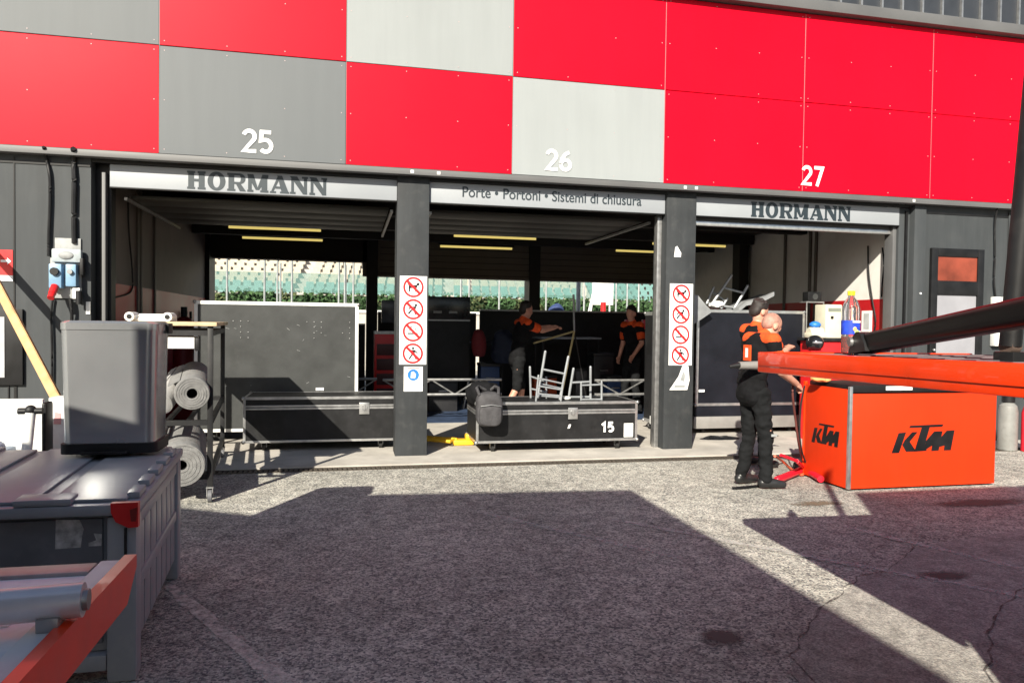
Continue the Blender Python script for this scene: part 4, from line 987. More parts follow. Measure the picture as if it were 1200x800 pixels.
cable('thin black hose lying along the cart side', [at(943, 452, Y=6.4), at(938, 480, Y=6.5), at(938, 520, Y=6.6), at(948, 553, Z=.02)], .009, RUB, 'hose', 'hose', 'hoses by the cart')
sp = at(872, 571.5, Z=.006)
cable('dark strip in place of a shadow stub on the ground behind bald mechanic shoe', [at(858, 572, Z=.008), at(868, 571, Z=.02), at(880, 570, Z=.015), at(890, 569, Z=.012)], .014, BLKF, 'strap', 'strap')  # dark strip drawn for the shadow stub beside the shoe
# cylinders at right
gc = thing('gas_cylinder', 'grey gas cylinder standing right of the orange cart', 'cylinder', at(1180, 527, Z=0))
c = at(1180, 527, Z=0)
b = MB(); b.lathe([(.10, 0), (.115, .01), (.115, .50), (.10, .58), (.05, .63), (.03, .65)], c, mat('grey_cylinder_paint', (.20, .20, .19), .5, dirt=.3), 24); b.build('body', gc)
b = MB(); b.lathe([(.06, .62), (.075, .63), (.075, .74), (.03, .76)], c, BLK, 16); b.build('valve_guard', gc)
fe = thing('fire_extinguisher', 'red fire extinguisher at right edge beside grey cylinder', 'fire extinguisher', at(1205, 530, Z=0))
c = at(1206, 529, Z=0)
b = MB(); b.lathe([(.085, 0), (.095, .01), (.095, .50), (.07, .58), (.03, .61)], c, REDS, 24); b.build('body', fe)
b = MB(); b.lathe([(.03, .60), (.03, .68)], c, BLK, 12); b.box(c+V((-.1, -.015, .68)), c+V((.06, .015, .71)), BLK, .005); b.build('valve', fe)

# ------------------------------------------------------------------ trailers (their rears carry the tail lifts seen in the picture, their bodies cast the foreground shade)
TRW = mat('trailer_dark_paint', (.05, .05, .055), .35, var=.08)
t1 = thing('race_trailer', 'dark race trailer at left with its orange edged tail lift lowered', 'trailer', (-2, -5, 0), 'race trailers')
def wheels(t, xl, xr, ys):
    for y in ys:
        for xx in (xl+.2, xr-.2):
            b = MB(); b.tube((xx-.15, y, .5), (xx+.15, y, .5), .5, RUB, n=28); b.tube((xx-.16, y, .5), (xx+.16, y, .5), .26, ALUD, n=20); b.build('wheel', t)
def hollow(t, x0, x1, y0, y1, z0, z1, slope=0.):
    """open-backed box body: the tail lift has left the rear doorway open"""
    for nm, lo, hi, mt in (('floor', (x0+.051, y0+.051, z0), (x1-.051, y1, z0+.05), DECKIN), ('roof', (x0, y0, z1-.06), (x1, y1, z1), TRW), ('side_wall', (x0, y0, z0), (x0+.05, y1, z1-.061), TRW),
                           ('side_wall', (x1-.05, y0, z0), (x1, y1, z1-.061), TRW), ('bulkhead', (x0+.051, y0, z0), (x1-.051, y0+.05, z1-.061), TRW)):
        b = MB()
        for v_ in b.box(lo, hi, mt):
            if v_.co.y > 0: v_.co.y += (x1-v_.co.x)*slope
        b.build(nm, t)
DECKIN = mat('trailer_floor', (.12, .12, .12), .6, dirt=.2)
hollow(t1, -3.24, -.715, -12.5, .47, 1.06, 4.0, .083)
part('skirt', t1, TRW, (-3.19, -12, .35), (-.78, .2, 1.055)); wheels(t1, -3.19, -.78, (-8, -9.4))
lz = .80
pl_ = MB(); TLW = mat('scuffed_white_deck', (.84, .82, .82), .5, 0, var=.10, scale=7, dirt=.2, wear=(.5, .42, .42))
px1 = -.655
pl_.box((-2.6, .62, lz-.05), (px1-.10, 2.38, lz-.012), TLW, .004); pl_.box((px1-.098, .62, lz-.05), (px1-.034, 2.49, lz-.004), WHTB, .004); pl_.box((-2.6, 2.382, lz-.05), (px1-.1, 2.47, lz-.002), ALUD, .006)
for k in range(9): pl_.box((-2.5, .75+k*.18, lz-.0118), (px1-.16, .79+k*.18, lz-.008), TLW)
tl = pl_.build('tail_lift', t1)
b = MB(); b.prism([(.60, -.115), (2.40, -.115), (2.50, -.03), (2.50, .008), (.60, .008)], (px1-.033, 0, lz), V((0, 1, 0)), AZ, -.035, ORGM); b.build('orange_edge', tl)
b = MB(); a, c = V((-1.9, 1.86, lz+.055)), at(98, 702, Z=lz+.055)
b.tube(a, c, .042, mat('satin_pipe', (.66, .63, .64), .3, .35, var=.1), n=20); b.tube(c, c+(c-a).normalized()*.012, .026, ALUD, n=16); b.build('tube', tl)
part('tube_bracket', tl, ALUD, (c.x-.09, c.y-.05, lz-.004), (c.x-.04, c.y+.06, lz+.03), .004)
b = MB(); b.box((px1-.07, 1.55, lz-.18), (px1-.035, 1.75, lz-.052), BLKM, .01); b.tube((px1-.06, 1.9, lz-.09), (px1-.03, 1.9, lz-.09), .035, ALUD); b.build('hinge', tl)

t2 = thing('race_trailer', 'dark race trailer at right with its orange tail lift raised level', 'trailer', (3.3, -5, 0), 'race trailers')
hollow(t2, 1.83, 4.9, -12.5, .88, 1.06, 3.42)
part('skirt', t2, TRW, (1.88, -12, .35), (4.85, .8, 1.055)); wheels(t2, 1.9, 4.85, (-8, -9.4))
far, near = V((1.931, 3.195, 1.434)), V((1.80, .90, 1.474))
dv = (far-near).normalized(); rv = V((dv.y, -dv.x, 0)).normalized(); uv = rv.cross(dv)
def tlp(u, v, z): return near+dv*u+rv*v+uv*z
LN = (far-near).length
def slab(b, u0, u1, v0, v1, z0, z1, mt, bev=0.):
    M = Matrix((dv, rv, uv)).transposed().to_4x4(); M.translation = near
    vs = b.box((u0, v0, z0), (u1, v1, z1), mt, bev); bmesh.ops.transform(b.bm, matrix=M, verts=vs)
DECK = mat('worn_purple_grey_deck', (.20, .17, .18), .4, .3, var=.2, scale=9, dirt=.3)
b = MB(); slab(b, 0, LN-.02, .036, 1.16, -.06, -.006, DECK, .004)
for k in range(12): slab(b, .1+k*.18, .13+k*.18, .08, 1.1, -.0058, -.003, DECK)
tl2 = b.build('tail_lift', t2)
b = MB()
prof = [(0, -.095), (LN-.05, -.095), (LN, -.075), (LN, 0), (0, 0)]
# C-profile edge: upper flange stands proud of a recessed lower web
slab(b, 0, LN, -.002, .034, -.098, .0, ORGM, .008); slab(b, .02, LN-.02, -.007, -.0025, -.066, -.010, ORGM, .002)
slab(b, LN-.018, LN+.004, .036, 1.16, -.09, .0, ORGM, .004)
b.build('orange_edge', tl2)
b = MB(); A_ = at(1012, 401, Y=2.72); E_ = at(1200, 363, Y=1.70); dd = (E_-A_).normalized(); E2 = A_+dd*1.95
sd = V((0, 0, 1)).cross(dd).normalized(); up = dd.cross(sd)
q = Matrix((dd, sd, up)).transposed().to_4x4(); q.translation = A_
BOOM = mat('boom_black', (.004, .004, .0045), .34, 0, var=.3, dirt=.15, scale=6, wear=(.015, .015, .015), spec=.18)
vs = b.box((.0, -.040, -.050), (1.9, .040, .034), BOOM, .030, seg=5); vs2 = []
bmesh.ops.transform(b.bm, matrix=q, verts=list(set(vs) | set(vs2))); b.build('lift_arm', tl2)
b = MB(); pr_ = [(-.035, 0), (.14, 0), (.125, .035), (.09, .078), (.05, .088), (.0, .06)]
b.prism([(u, v) for u, v in pr_], A_+sd*-.050+V((0, 0, -.048)), dd, up, .10, BLKM)
b.tube(A_-sd*.062, A_+sd*.062, .02, ALUD, n=14); b.build('arm_bracket', tl2)
b = MB(); s0, s1 = at(1184, 405, Y=2.05), at(1208, 150, Y=2.0)
b.tube(s0, s0+(s1-s0)*2.2, .034, BLKM, n=14); b.tube(s0+V((-.02, 0, 0)), s0+V((.02, 0, 0)), .028, mat('rusty_boss', (.16, .11, .09), .6, .4, dirt=.4), n=18); b.build('lift_strut', tl2)
b = MB(); b.box(s0+V((-.03, -.04, -.075)), s0+V((.03, .04, -.02)), BLKM, .006); b.build('strut_foot', tl2)

# unseen block added left of the left trailer; its top edge shades the container
vn = thing('shade_block', 'tall dark block added to cast shade left of the left trailer, out of frame', 'cabinet', (-3, 2, 0))
M = Matrix.Translation(V((-2.35, 1.74, 0))) @ Matrix.Rotation(R_(150), 4, 'Z')
b = MB(); b.box((0, 0, .12), (1.7, .5, 2.68), TRW, .02); bmesh.ops.transform(b.bm, matrix=M, verts=b.bm.verts); b.build('body', vn)
for xx in (.2, 1.5):
    b = MB(); b.tube((xx-.03, .25, .06), (xx+.03, .25, .06), .06, RUB, n=16); bmesh.ops.transform(b.bm, matrix=M, verts=b.bm.verts); b.build('caster', vn)

# bottle
bt = thing('drink_bottle', 'clear plastic bottle with yellow cap and blue label on orange tail lift', 'bottle', at(996, 414, Y=2.95))
bp = at(996, 414, Y=2.95); sB = (at(996, 341, Y=2.95).z-bp.z)/.305
def glassy(name, col, alpha_rough=.05, tr=.9):
    mt = mat(name, col, alpha_rough, var=.02); bb = mt.node_tree.nodes['Principled BSDF']
    bb.inputs['Transmission Weight'].default_value = tr; bb.inputs['IOR'].default_value = 1.15; return mt
PET = glassy('clear_plastic', (.93, .90, .90), .06, .95); DRK = glassy('red_drink', (.55, .05, .015), .08, .75)
b = MB(); b.lathe([(r*sB, z*sB) for r, z in ((.034, 0), (.042, .006), (.042, .085), (.040, .09), (.042, .20), (.040, .225), (.030, .255), (.015, .275), (.0135, .285))], bp, PET, 28); b.build('shell', bt)
b = MB(); b.lathe([(r*sB, z*sB) for r, z in ((.032, .003), (.0395, .008), (.0395, .082), (.001, .082))], bp, DRK, 28); b.build('drink', bt)
BLU2 = mat('royal_blue_label', (.02, .06, .55), .4, var=.3, scale=25)
b = MB(); b.lathe([(r*sB, z*sB) for r, z in ((.0425, .093), (.0435, .094), (.0435, .160), (.0425, .161))], bp, BLU2, 28); lb_ = b.build('label_wrap', bt)
b = MB()
for dx_, z, r, mt in ((-.008, .12, .011, mat('pale_orange_spot', (.8, .5, .2), .5)), (.002, .105, .012, mat('pale_green_spot', (.6, .75, .2), .5)), (.022, .1, .011, WHT)):
    dxx = dx_*sB; yy = -math.sqrt(max(1e-6, (.0437*sB)**2-dxx**2)); b.sph(bp+V((dxx, yy, z*sB)), r*sB, mt, (1, .25, 1), 12, 8)
for k in range(4): b.box(bp+V((-.022*sB, -.0450*sB, (.150+.0 )*sB)), bp+V((.02*sB, -.0438*sB, .160*sB)), WHT) if k == 0 else None
b.build('label_print', bt)
b = MB(); b.lathe([(r*sB, z*sB) for r, z in ((.0145, .283), (.017, .284), (.018, .303), (.016, .306))], bp, mat('yellow_cap', (.85, .72, .03), .4), 24); b.build('cap', bt)

# ------------------------------------------------------------------ inside the garage
b = MB(); b.box((.9, 11.2, .022), (6.9, 14.9, .03), REFLB); struct(b, 'floor_reflection')  # bluish reflection on the floor, drawn as a thin dark blue sheet
def wall_part(label, x0, x1, y, h, mt=BLK):
    t = thing('partition_board', label, 'partition', ((x0+x1)/2, y, .02), 'low partitions at the garage rear')
    part('board', t, mt, (x0, y, .022), (x1, y+.06, h)); part('top_rail', t, ALUD, (x0, y-.012, h), (x1, y+.07, h+.03)); return t
pz = at(690, 365, Y=14.75).z
wall_part('long low black partition at the back of middle bay', 2.6, 6.7, 14.75, pz-.02)
wall_part('low black partition at the back of bay 25', -2.6, .3, 14.75, 1.5)
wall_part('short black partition below the screens wall', .55, 2.55, 14.9, pz-.1)
# screens wall
t = thing('screen_cabinet', 'black cabinet of dark screens beside the left pillar', 'screen cabinet', (1.75, 13.2, 0))
a, c = at(503, 347, Y=13.1), at(551, 374, Y=13.1)
part('screen', t, mat('dark_screen', (.012, .014, .016), .2), (a.x-.35, 13.1, c.z), (c.x, 13.2, a.z), .01)
part('case', t, BLK, (a.x-.35, 13.12, .5), (c.x, 13.7, c.z-.04)); part('edge_strip', t, ALUD, (a.x-.35, 13.1, c.z-.036), (c.x, 13.14, c.z-.012))
b = MB(); 
for k in range(3): b.box((a.x-.2+k*.28, 13.094, c.z+.1), (a.x-.05+k*.28, 13.099, c.z+.14), GREYB)
b.build('screen_text', t)
b = MB(); b.tube((c.x-.02, 13.1, .5), (c.x-.12, 13.0, .022), .025, ALUD); b.tube((a.x-.3, 13.1, .5), (a.x-.3, 13.0, .022), .025, ALUD); b.build('leg', t)
lump('red_bag', 'dark red upright bag near the screens cabinet', 'bag', at(561, 404, Y=12.5), (.13, .12, .27), mat('dark_red_cloth', (.13, .008, .012), .8, bump=.3), 6, .1, 3)
lump('dark_blue_bag', 'dark blue bag heap beside the red bag', 'bag', at(592, 408, Y=13.0), (.26, .2, .36), mat('dark_blue_cloth', (.012, .018, .04), .8, bump=.3), 9, .25, 3)
CLT = [mat('clutter_black', (.015, .015, .017), .5), mat('clutter_blue', (.02, .05, .14), .5), mat('clutter_grey', (.12, .12, .13), .5), mat('clutter_orange', (.5, .07, .01), .5)]
for k, (px, w_, h_, y, z0, lab) in enumerate(((520, .5, .5, 12.6, .02, 'black tool chest on the dark blue floor left of red bag'), (575, .35, .75, 13.2, .02, 'dark blue crate behind the red bag'),
        (690, .5, .62, 13.9, .02, 'grey box under the pale work table'), (708, .4, .95, 13.2, .02, 'black upright trunk behind the right end of case 15'), (722, .3, .55, 12.6, .02, 'small blue box beside the right mechanic'), (640, .45, .5, 13.6, .02, 'dark orange lidded box behind central mechanic'))):
    c = at(px, 400, Y=y); t = thing('tool_chest', lab, 'box', (c.x, y, z0), 'boxes inside the garage')
    part('body', t, CLT[(0, 1, 2, 0, 1, 3)[k]], (c.x-w_/2, y, z0+.003), (c.x+w_/2, y+.4, z0+h_), .012); part('lid', t, CLT[0], (c.x-w_/2-.01, y-.01, z0+h_+.002), (c.x+w_/2+.01, y+.41, z0+h_+.06), .01)
    part('handle', t, ALUD, (c.x-.08, y-.03, z0+h_*.7), (c.x+.08, y-.012, z0+h_*.7+.025), .005)
# truss barriers
def truss(label, x0, x1, y, z0, z1):
    t = thing('truss_barrier', label, 'barrier', ((x0+x1)/2, y, .02), 'low silver truss barriers')
    b = MB(); b.tube((x0, y, z1), (x1, y, z1), .022, ALUD, n=8); b.build('top_tube', t)
    b = MB(); b.tube((x0, y, z0), (x1, y, z0), .022, ALUD, n=8); b.build('bottom_tube', t)
    b = MB(); n = max(2, int((x1-x0)/.33)); 
    for k in range(n):
        xa, xb = x0+(x1-x0)*k/n, x0+(x1-x0)*(k+1)/n; b.tube((xa, y, z0 if k % 2 else z1), (xb, y, z1 if k % 2 else z0), .013, ALUD, n=6)
    b.build('lattice', t)
    for xx in (x0+.05, x1-.05):
        b = MB(); b.tube((xx, y-.001, .022), (xx, y-.001, z0), .02, ALUD, n=8); b.box((xx-.08, y-.15, .021), (xx+.08, y+.15, .035), ALUD); b.build('foot', t)
truss('silver truss barrier beside the left pillar', .5, 2.35, 11.3, .45, .68)
truss('silver truss barrier behind the right end of case 15', 3.9, 5.2, 11.3, .43, .66)
truss('silver truss barrier in shade at the rear of bay 25', -.3, .42, 11.5, .45, .68)
# work tables and stands in the dark
def table(label, x0, x1, y0, y1, h, mt, group='work tables inside the garage'):
    t = thing('work_table', label, 'table', ((x0+x1)/2, y0, .02), group)
    part('top', t, mt, (x0, y0, h-.035), (x1, y1, h), .006)
    for xx in (x0+.03, x1-.07):
        for yy in (y0+.03, y1-.07): part('leg', t, BLKM, (xx, yy, .022), (xx+.04, yy+.04, h-.036))
    return t
table('pale blue topped work table in the middle bay', 3.55, 4.75, 13.4, 14.1, 1.32, mat('pale_table', (.25, .27, .30), .5))
table('dark work table left of central mechanic', 2.0, 2.9, 13.6, 14.3, 1.2, BLKM)
st = thing('tripod_stand', 'slim yellowish tripod stand held by the central mechanic', 'stand', at(665, 440, Y=11.6))
a = at(673, 388, Y=11.6); b = MB(); WOODL = mat('ash_stick', (.42, .34, .16), .5)
b.tube(at(672, 345, Y=11.6), a, .018, ALUD); b.build('mast', st)
for q_ in (at(657, 430, Y=11.5),): b = MB(); b.tube(a, V((q_.x-.06, 11.5, .03)), .018, WOODL); b.build('leg', st)
b = MB(); b.tube(a, at(625, 402, Y=11.5), .016, WOODL); b.build('arm', st)
b = MB(); b.tube(a, V((a.x+.35, 11.8, .03)), .014, BLKM); b.build('leg', st)
tcab = thing('tool_cabinet', 'red tool cabinet seen left of the left pillar', 'tool cabinet', at(455, 430, Z=.02))
a = at(446, 375, Y=13.0)
part('cabinet', tcab, REDP, (a.x-.1, 13.0, .10), (a.x+.65, 13.5, 1.35), .01)
for k in range(4): part('drawer', tcab, mat('drawer_dark', (.06, .01, .01), .5), (a.x-.06, 12.985, .2+k*.26), (a.x+.61, 12.998, .40+k*.26), .004)
part('top_sheet', tcab, WHTB, (a.x-.1, 12.98, 1.352), (a.x+.65, 13.5, 1.40))
t = thing('monitor', 'dark monitor standing on the red tool cabinet', 'monitor', (a.x+.3, 13.2, 1.4))
part('screen', t, mat('dark_screen2', (.03, .035, .045), .2), (a.x+.02, 13.15, 1.55), (a.x+.62, 13.2, 1.95), .008); part('foot', t, BLK, (a.x+.25, 13.17, 1.402), (a.x+.35, 13.24, 1.549))
# red helmets / lights near the person on the right
for px, lab in ((737, 'red lamp left of right mechanic head'), (757, 'red lamp right of right mechanic head')):
    c = at(px, 380, Y=13.2); t = thing('red_lamp', lab, 'lamp', c, 'red stop lamps in the garage')
    b = MB(); b.box(c+V((-.08, -.03, -.09)), c+V((.08, .05, .09)), mat('red_lamp_glass', (.7, .02, .04), .3), .02); b.build('lens', t)
    part('post', t, BLKM, c+V((-.02, .0, -c.z+.022)), c+V((.02, .03, -.091)))
# bay 27 equipment
wt = thing('equipment_table', 'red fronted equipment table at the right wall of bay 27', 'table', (6.8, 9.3, 0))
part('top', wt, BLKM, (6.40, 9.06, 1.375), (7.24, 9.54, 1.415), .004); part('cabinet', wt, REDP, (6.44, 9.10, .05), (7.22, 9.52, 1.373), .006)
TY = 9.22
def eqp(px0, py0, px1, py1, y): a, c = at(px0, py1, Y=y), at(px1, py0, Y=y); return a, c
dvx = thing('white_controller', 'cream control box with small screen on the equipment table', 'control box', (6.9, TY, 1.417))
a, c = eqp(967, 357, 987, 391, TY)
part('box', dvx, CREAMD, (a.x, TY, 1.417), (c.x, TY+.25, c.z), .012); part('display', dvx, mat('lcd_grey', (.20, .22, .18), .3), (a.x+.04, TY-.006, c.z-.1), (c.x-.02, TY-.001, c.z-.05)); part('knob', dvx, BLK, (a.x+.08, TY-.02, c.z-.20), (a.x+.12, TY-.001, c.z-.165), .006)
hl = thing('compressor', 'cream compressor motor with a blue lid beside control box', 'compressor', at(957, 393, Y=TY-.1))
a = at(957, 391, Y=TY-.1)
b = MB(); b.box(V((a.x-.14, TY-.2, 1.417)), V((a.x+.1, TY+.0, 1.50)), CREAMD, .03); b.tube((a.x-.13, TY-.1, 1.5), (a.x+.08, TY-.1, 1.5), .06, CREAMD, n=18)
for k in range(4): b.tube((a.x-.1+k*.05, TY-.1, 1.5), (a.x-.085+k*.05, TY-.1, 1.5), .068, CREAMD, n=18)
b.build('body', hl); b = MB(); b.sph((a.x+.0, TY-.06, 1.60), .075, BLUE, (1.1, 1, .7)); b.build('lid', hl)
hm = thing('black_helmet', 'black helmet on the end of the red equipment table', 'helmet', at(955, 402, Y=8.95))
c = at(955, 402, Y=8.95); b = MB(); b.sph(c, .115, mat('gloss_black', (.012, .012, .014), .12, coat=.5), (1, 1.1, 1), 28, 18); b.build('shell', hm)
b = MB(); b.sph(c+V((-.01, -.035, .01)), .10, mat('visor_grey', (.25, .25, .27), .1), (.9, 1, .35)); b.build('visor', hm)
part('stand', hm, REDP, c+V((-.14, -.12, -c.z+.022)), c+V((.14, .1, -.105)))
sh = thing('steel_shelf', 'open steel shelf above the equipment table', 'shelf', at(955, 355, Y=9.46))
a, c = eqp(944, 355, 966, 391, 9.46)
b = MB(); b.box((a.x, 9.46, 1.417), (a.x+.02, 9.462, c.z), ALUD); b.box((c.x-.02, 9.46, 1.417), (c.x, 9.462, c.z), ALUD); b.build('post', sh); part('board', sh, ALUD, (a.x, 9.46, c.z), (c.x, 9.62, c.z+.02))
t = thing('small_speaker', 'small black box on top of the steel shelf', 'speaker', (a.x+.1, 9.52, c.z)); part('cabinet', t, BLK, (a.x+.03, 9.462, c.z+.022), (c.x-.04, 9.60, c.z+.16), .01); b = MB(); b.tube(((a.x+c.x)/2, 9.462, c.z+.09), ((a.x+c.x)/2, 9.461, c.z+.09), .045, CASEG); b.build('cone', t)
pp = at(1016, 372, X=7.268); t = thing('wall_notice', 'white paper notice on the red right wall of bay 27', 'notice', pp)
h0, h1 = at(1016, 390, X=7.268).z, at(1016, 364, X=7.268).z; y0, y1 = at(1022, 375, X=7.268).y, at(1010, 375, X=7.268).y
part('paper', t, WHT, (7.262, y0, h0), (7.268, y1, h1)); part('picture', t, mat('notice_grey', (.42, .44, .44), .6), (7.258, y0+.05, h0+.06), (7.2615, y1-.05, h1-.04))
ge = thing('air_bottle', 'grey green air bottle with pink top at right jamb of bay 27', 'cylinder', at(1036, 395, Y=8.95))
c = at(1034, 395, Y=8.95); zt2 = at(1034, 346, Y=8.95).z
part('bracket', ge, BLKM, (c.x-.1, 8.85, c.z-.03), (7.265, 9.05, c.z-.001))
b = MB(); hh = zt2-c.z; b.lathe([(.05, 0), (.055, .01), (.055, hh*.62), (.045, hh*.70)], c, mat('grey_green', (.16, .22, .21), .45, dirt=.2), 20); b.build('body', ge)
b = MB(); b.lathe([(.036, hh*.70), (.038, hh*.9), (.012, hh*.93), (.012, hh*.98), (.035, hh)], c, mat('pink_plastic', (.55, .2, .22), .4), 18); b.build('pink_top', ge)
for k, (pxs) in enumerate([[(1017, 288), (1018, 320), (1022, 350), (1026, 375), (1024, 392)], [(1034, 290), (1036, 310), (1034, 330), (1033, 348)]]):
    cable(['dark cable looping down the white right wall of bay 27', 'short dark cable above the grey green air bottle'][k], [at(x, y, X=7.25) for x, y in pxs], .011, BLK, group='inside cables')
cable('thin dark cable hanging on left inner wall of bay 25', [at(x, y, X=-2.70) for x, y in ((150, 230), (151, 270), (155, 320), (153, 342), (132, 349))], .010, BLK, group='inside cables')
b = MB(); c = V((-2.70, 13.0, 0)); 
for z in (0, .5, 1.0, 1.5): b.box((-2.69, 12.9, .022+z), (-2.3, 13.5, .04+z), BLKM)
for xx in (-2.69, -2.34):
    for yy in (12.9, 13.46): b.box((xx, yy, .03), (xx+.04, yy+.04, 1.7), BLKM)
tag(b.build('shelf_rack', origin=c), 'dark shelf rack at the left inner wall of bay 25', 'shelf')
t = thing('red_canister', 'tall dark red canister by the left inner wall', 'canister', (-2.3, 11.5, .02))
b = MB(); b.lathe([(.14, 0), (.15, .02), (.15, 1.45), (.1, 1.55), (.04, 1.58)], (-2.35, 11.4, .022), mat('canister_red', (.16, .006, .008), .5), 20); b.build('body', t)
b = MB(); b.lathe([(.045, 1.58), (.045, 1.72)], (-2.35, 11.4, .022), BLK, 12); b.build('valve', t)

# ------------------------------------------------------------------ beyond the garage: pit wall, fence, hedge, grandstand
pw = thing('pit_wall', 'pale concrete pit wall beyond the garage', 'wall', (4, 24, 0))
part('wall', pw, CONC, (-40, 24, 0), (60, 24.4, 1.86)); part('coping', pw, WHTB, (-40, 23.95, 1.862), (60, 24.45, 1.95))
FENP = mat('galvanised', (.32, .34, .34), .45, .5)
f0 = None
for k, px in enumerate((266, 310, 325, 342, 397, 404, 414, 540, 585, 640, 668, 706, 722, 735)):
    if px in (668,): continue
    y = 25.0; p = at(px, 345, Y=y)
    if f0 is None:
        b = MB(); b.tube((p.x, y, 0), (p.x, y, 4.0), .034, FENP, n=8); f0 = b.build('fence_post', origin=(p.x, y, 0)); tag(f0, 'pale steel post seen farthest left through bay 25', 'post', 'pale posts behind the pit wall'); o = f0
    else:
        o = f0.copy(); COL.objects.link(o); o.location.x = p.x
        o['label'] = 'pale steel post behind the pit wall'
mesh_m = mat('teal_mesh', (.10, .22, .20), .7); bb = mesh_m.node_tree.nodes['Principled BSDF']; bb.inputs['Alpha'].default_value = .42
fe_ = thing('mesh_fence', 'teal mesh fence in front of the grandstand', 'fence', (4, 36, 0))
x = -12.2
while x < 28:
    if int(x) % 11 != 3: part('mesh_panel', fe_, mesh_m, (x+.1, 36, 2.95), (x+2.9, 36.02, 3.85))
    b = MB(); b.tube((x, 36.05, 0), (x, 36.05, 4.3), .05, FENP, n=6); b.build('post', fe_); x += 3
hd = MB(); random.seed(3)
hd.box((-30, 38.2, 0), (60, 39.8, 2.9), mat('hedge_inside', (.02, .045, .015), .95))
gm = [mat('leaf_dark', (.04, .09, .03), .85), mat('leaf_mid', (.05, .11, .035), .85), mat('leaf_olive', (.085, .105, .04), .85)]
for k in range(15000):
    x = random.uniform(-14, 32); z = random.uniform(.4, 3.15); y = 38.15+random.uniform(-.25, .2)+max(0, z-2.9)*2*random.random()
    s = random.uniform(.05, .12); a = Euler((random.uniform(-1, 1), random.uniform(-1, 1), random.uniform(0, 6))).to_matrix()
    i = hd.mi(gm[2 if mnoise.noise(V((x*.5, z, 0))) > .25 else random.randrange(2)])
    f = hd.bm.faces.new([hd.bm.verts.new(V((x, y, z))+a @ V(q)*s) for q in ((-1, 0, -.6), (1, 0, -.6), (.6, .2, .7), (-.6, 0, .7))]); f.material_index = i
ho = hd.build('hedge', smooth=False); tag(ho, 'clipped green hedge below the grandstand', 'hedge')
gs = thing('grandstand', 'distant grandstand with rows of cream and teal seats', 'grandstand', (5, 48, 0))
b = MB(); rows = 15
for k in range(rows): b.box((-35, 46+k*.8, 0), (70, 46.8+k*.8 if k < rows-1 else 60, 2.9+k*.36), CONC)
b.build('terrace', gs)
b = MB()
random.seed(11)
for k in range(rows):
    x = -22
    mtk = TEAL if k < 2 else CREAM
    while x < 48:
        sec = int((x+22)/9.2)
        if (x+22) % 9.2 > .5:
            mm = TEAL if (k < 2 or (sec in (4, 6, 7))) else CREAM
            z = 2.9+k*.36; y = 46.3+k*.8; xx = x+k*.10
            i = b.mi(mm)
            b.quad([(xx, y+.35, z+.38), (xx+.46, y+.35, z+.38), (xx+.46, y+.42, z+.80), (xx, y+.42, z+.80)], mm); b.quad([(xx, y, z+.36), (xx+.46, y, z+.36), (xx+.46, y+.35, z+.38), (xx, y+.35, z+.38)], mm)
        x += .62
so2 = b.build('seat_rows', gs, smooth=False); so2['kind'] = 'stuff'
b = MB(); b.box((-40, 60.2, 0), (75, 60.6, 14), mat('pale_backwall', (.45, .45, .44), .7)); b.build('back_wall', gs)
# stair gaps
# white board on easel, red and white post, blue figure
wbd = thing('pit_board', 'blank white board on an easel beyond the rear opening', 'board', at(708, 350, Y=21))
a, c = at(694, 357, Y=21), at(719, 331, Y=21)
part('board', wbd, WHT, (a.x, 21, a.z), (c.x, 21.04, c.z+.25), .006)
b = MB()
for s in (-.12, -.35): b.tube((a.x+.1, 21.05, c.z), (a.x+s-.15, 21.1, .02), .025, WHTB)
b.tube((c.x-.1, 21.05, a.z), (c.x-.02, 21.1, .02), .025, WHTB); b.build('easel_leg', wbd)
c = at(707, 357, Y=20.5); t = thing('marker_post', 'red and white striped marker post under the white board', 'post', (c.x, 20.5, 0))
b = MB()
for k in range(8): b.tube((c.x, 20.5, k*.28), (c.x, 20.5, k*.28+.28), .08, REDP if k % 2 else WHTB, n=12)
b.build('post', t)
lump('blue_cover', 'dark blue covered machine beyond the rear opening', 'machine', at(653, 362, Y=19)+V((0, 0, -.55)), (.32, .32, .75), mat('dark_blue_cover', (.03, .05, .14), .7), 4, .15, 3)
c = at(678, 330, Y=17.5); b = MB(); b.tube((c.x, 17.5, 0), (c.x, 17.5, 3.4), .055, WHTB, n=12)
tag(b.build('pale_mast', origin=(c.x, 17.5, 0)), 'single pale mast just outside the rear opening', 'mast')

